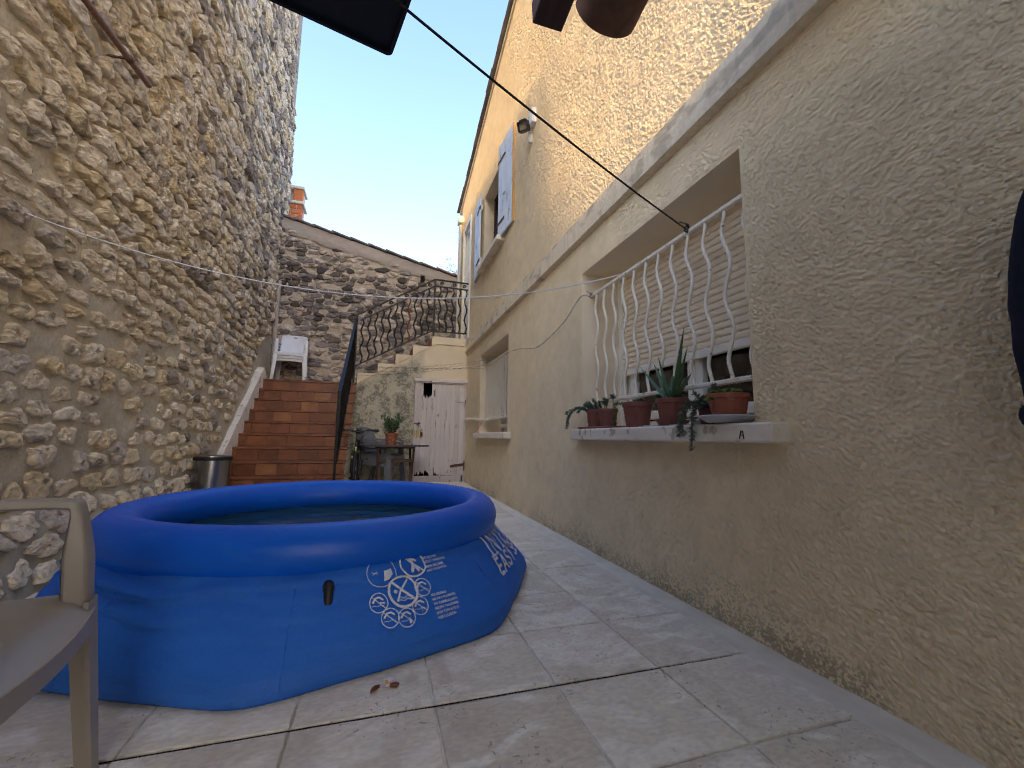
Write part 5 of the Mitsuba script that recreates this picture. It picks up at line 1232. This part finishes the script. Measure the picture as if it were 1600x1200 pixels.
# ------------------------------------------------------------------ jacket at the right edge, petals on the floor
t = thing('hanging_jacket', 'dark navy jacket sleeve hanging near the house wall at the right edge', 'jacket')
def sleeve(c0, path, rads, n_=22):
    P_ = spline(path, 6); r_ = np.interp(np.linspace(0, 1, len(P_)), np.linspace(0, 1, len(rads)), rads)
    m = tube(P_, r_, n_); v = m.vertices; c_ = v.mean(0)
    w_ = nfbm(v * [18, 18, 26], 3, 4) - .5; m.vertices = v + (v - A([c_[0], c_[1], 0]) * [1, 1, 0] - v * [0, 0, 1]) * (.07 * w_[:, None]); return m
jx, jy = 1.36, .478
obj('sleeve', sleeve(None, [[jx, jy - .03, 1.43], [jx - .0, jy - .006, 1.34], [jx, jy + .010, 1.22], [jx, jy + .016, 1.12], [jx, jy + .022, 1.0], [jx, jy + .026, .90]], [.030, .050, .060, .064, .060, .050]), 'navy_cloth', t, smooth=True)
obj('cuff', tube(np.c_[np.full(7, jx), np.full(7, jy + .028), np.linspace(.90, .835, 7)], [.049, .057, .060, .060, .057, .050, .044], 22), 'navy_cloth', t, smooth=True)
obj('lining', tube([[jx, jy + .026, .86], [jx, jy + .018, .79]], [.052, .035], 18), 'navy_cloth', t, smooth=True)
obj('body', sleeve(None, [[jx + .03, jy - .14, 1.46], [jx + .03, jy - .14, 1.30], [jx + .02, jy - .15, 1.1], [jx + .02, jy - .16, .82]], [.06, .10, .11, .10]), 'navy_cloth', t, smooth=True)
obj('hook', tube([[1.50, jy - .10, 1.50], [1.40, jy - .10, 1.50], [1.39, jy - .10, 1.53]], .008, 8), 'iron', t)
t = thing('fallen_blossom', 'withered white blossom with a yellow centre lying on the tiles before the pool', 'flower'); o = A([.062, 1.552, .002])
for k, a_ in enumerate((0.3, 1.5, 2.9, 4.4)):
    d = A([math.cos(a_), math.sin(a_), .25]); x, y, z = frame(d)
    g = plate(lambda u, v: o + [0, 0, .008] + d * (.026 * v)[..., None] + x * ((u - .5) * .022 * np.sin(np.pi * np.clip(v * .8 + .15, 0, 1)))[..., None] + A([0, 0, 1]) * (.006 * np.sin(3 * v + k))[..., None], 6, 6, .001)
    obj('petal', g, 'petal', t, smooth=True)
obj('centre', trimesh.creation.icosphere(1, .006).apply_translation(o + [0, 0, .012]), 'petal_core', t, smooth=True)
obj('calyx', tube([o + [.012, -.008, .004], o + [.03, -.014, .006], o + [.038, -.004, .003]], [.006, .009, .003], 7), 'dry_leaf', t, smooth=True)
for k, (x, y, a_, lab) in enumerate(((.012, 1.517, .6, 'curled brown dead leaf beside the fallen blossom'), (-.30, 1.62, 2.0, 'brown leaf scrap at the foot of the pool, left of the blossom'))):
    t = thing('dead_leaf', lab, 'leaf'); d = A([math.cos(a_), math.sin(a_), 0]); x_ = A([-d[1], d[0], 0]); o = A([x, y, .003])
    obj('blade', plate(lambda u, v: o + d * (.034 * v)[..., None] + x_ * ((u - .5) * .018 * np.sin(np.pi * np.clip(v, .03, .97)))[..., None] + A([0, 0, 1]) * (.022 * (u - .5) ** 2 * 2 + .004 * v)[..., None], 7, 7, .0008), 'dry_leaf', t, smooth=True)
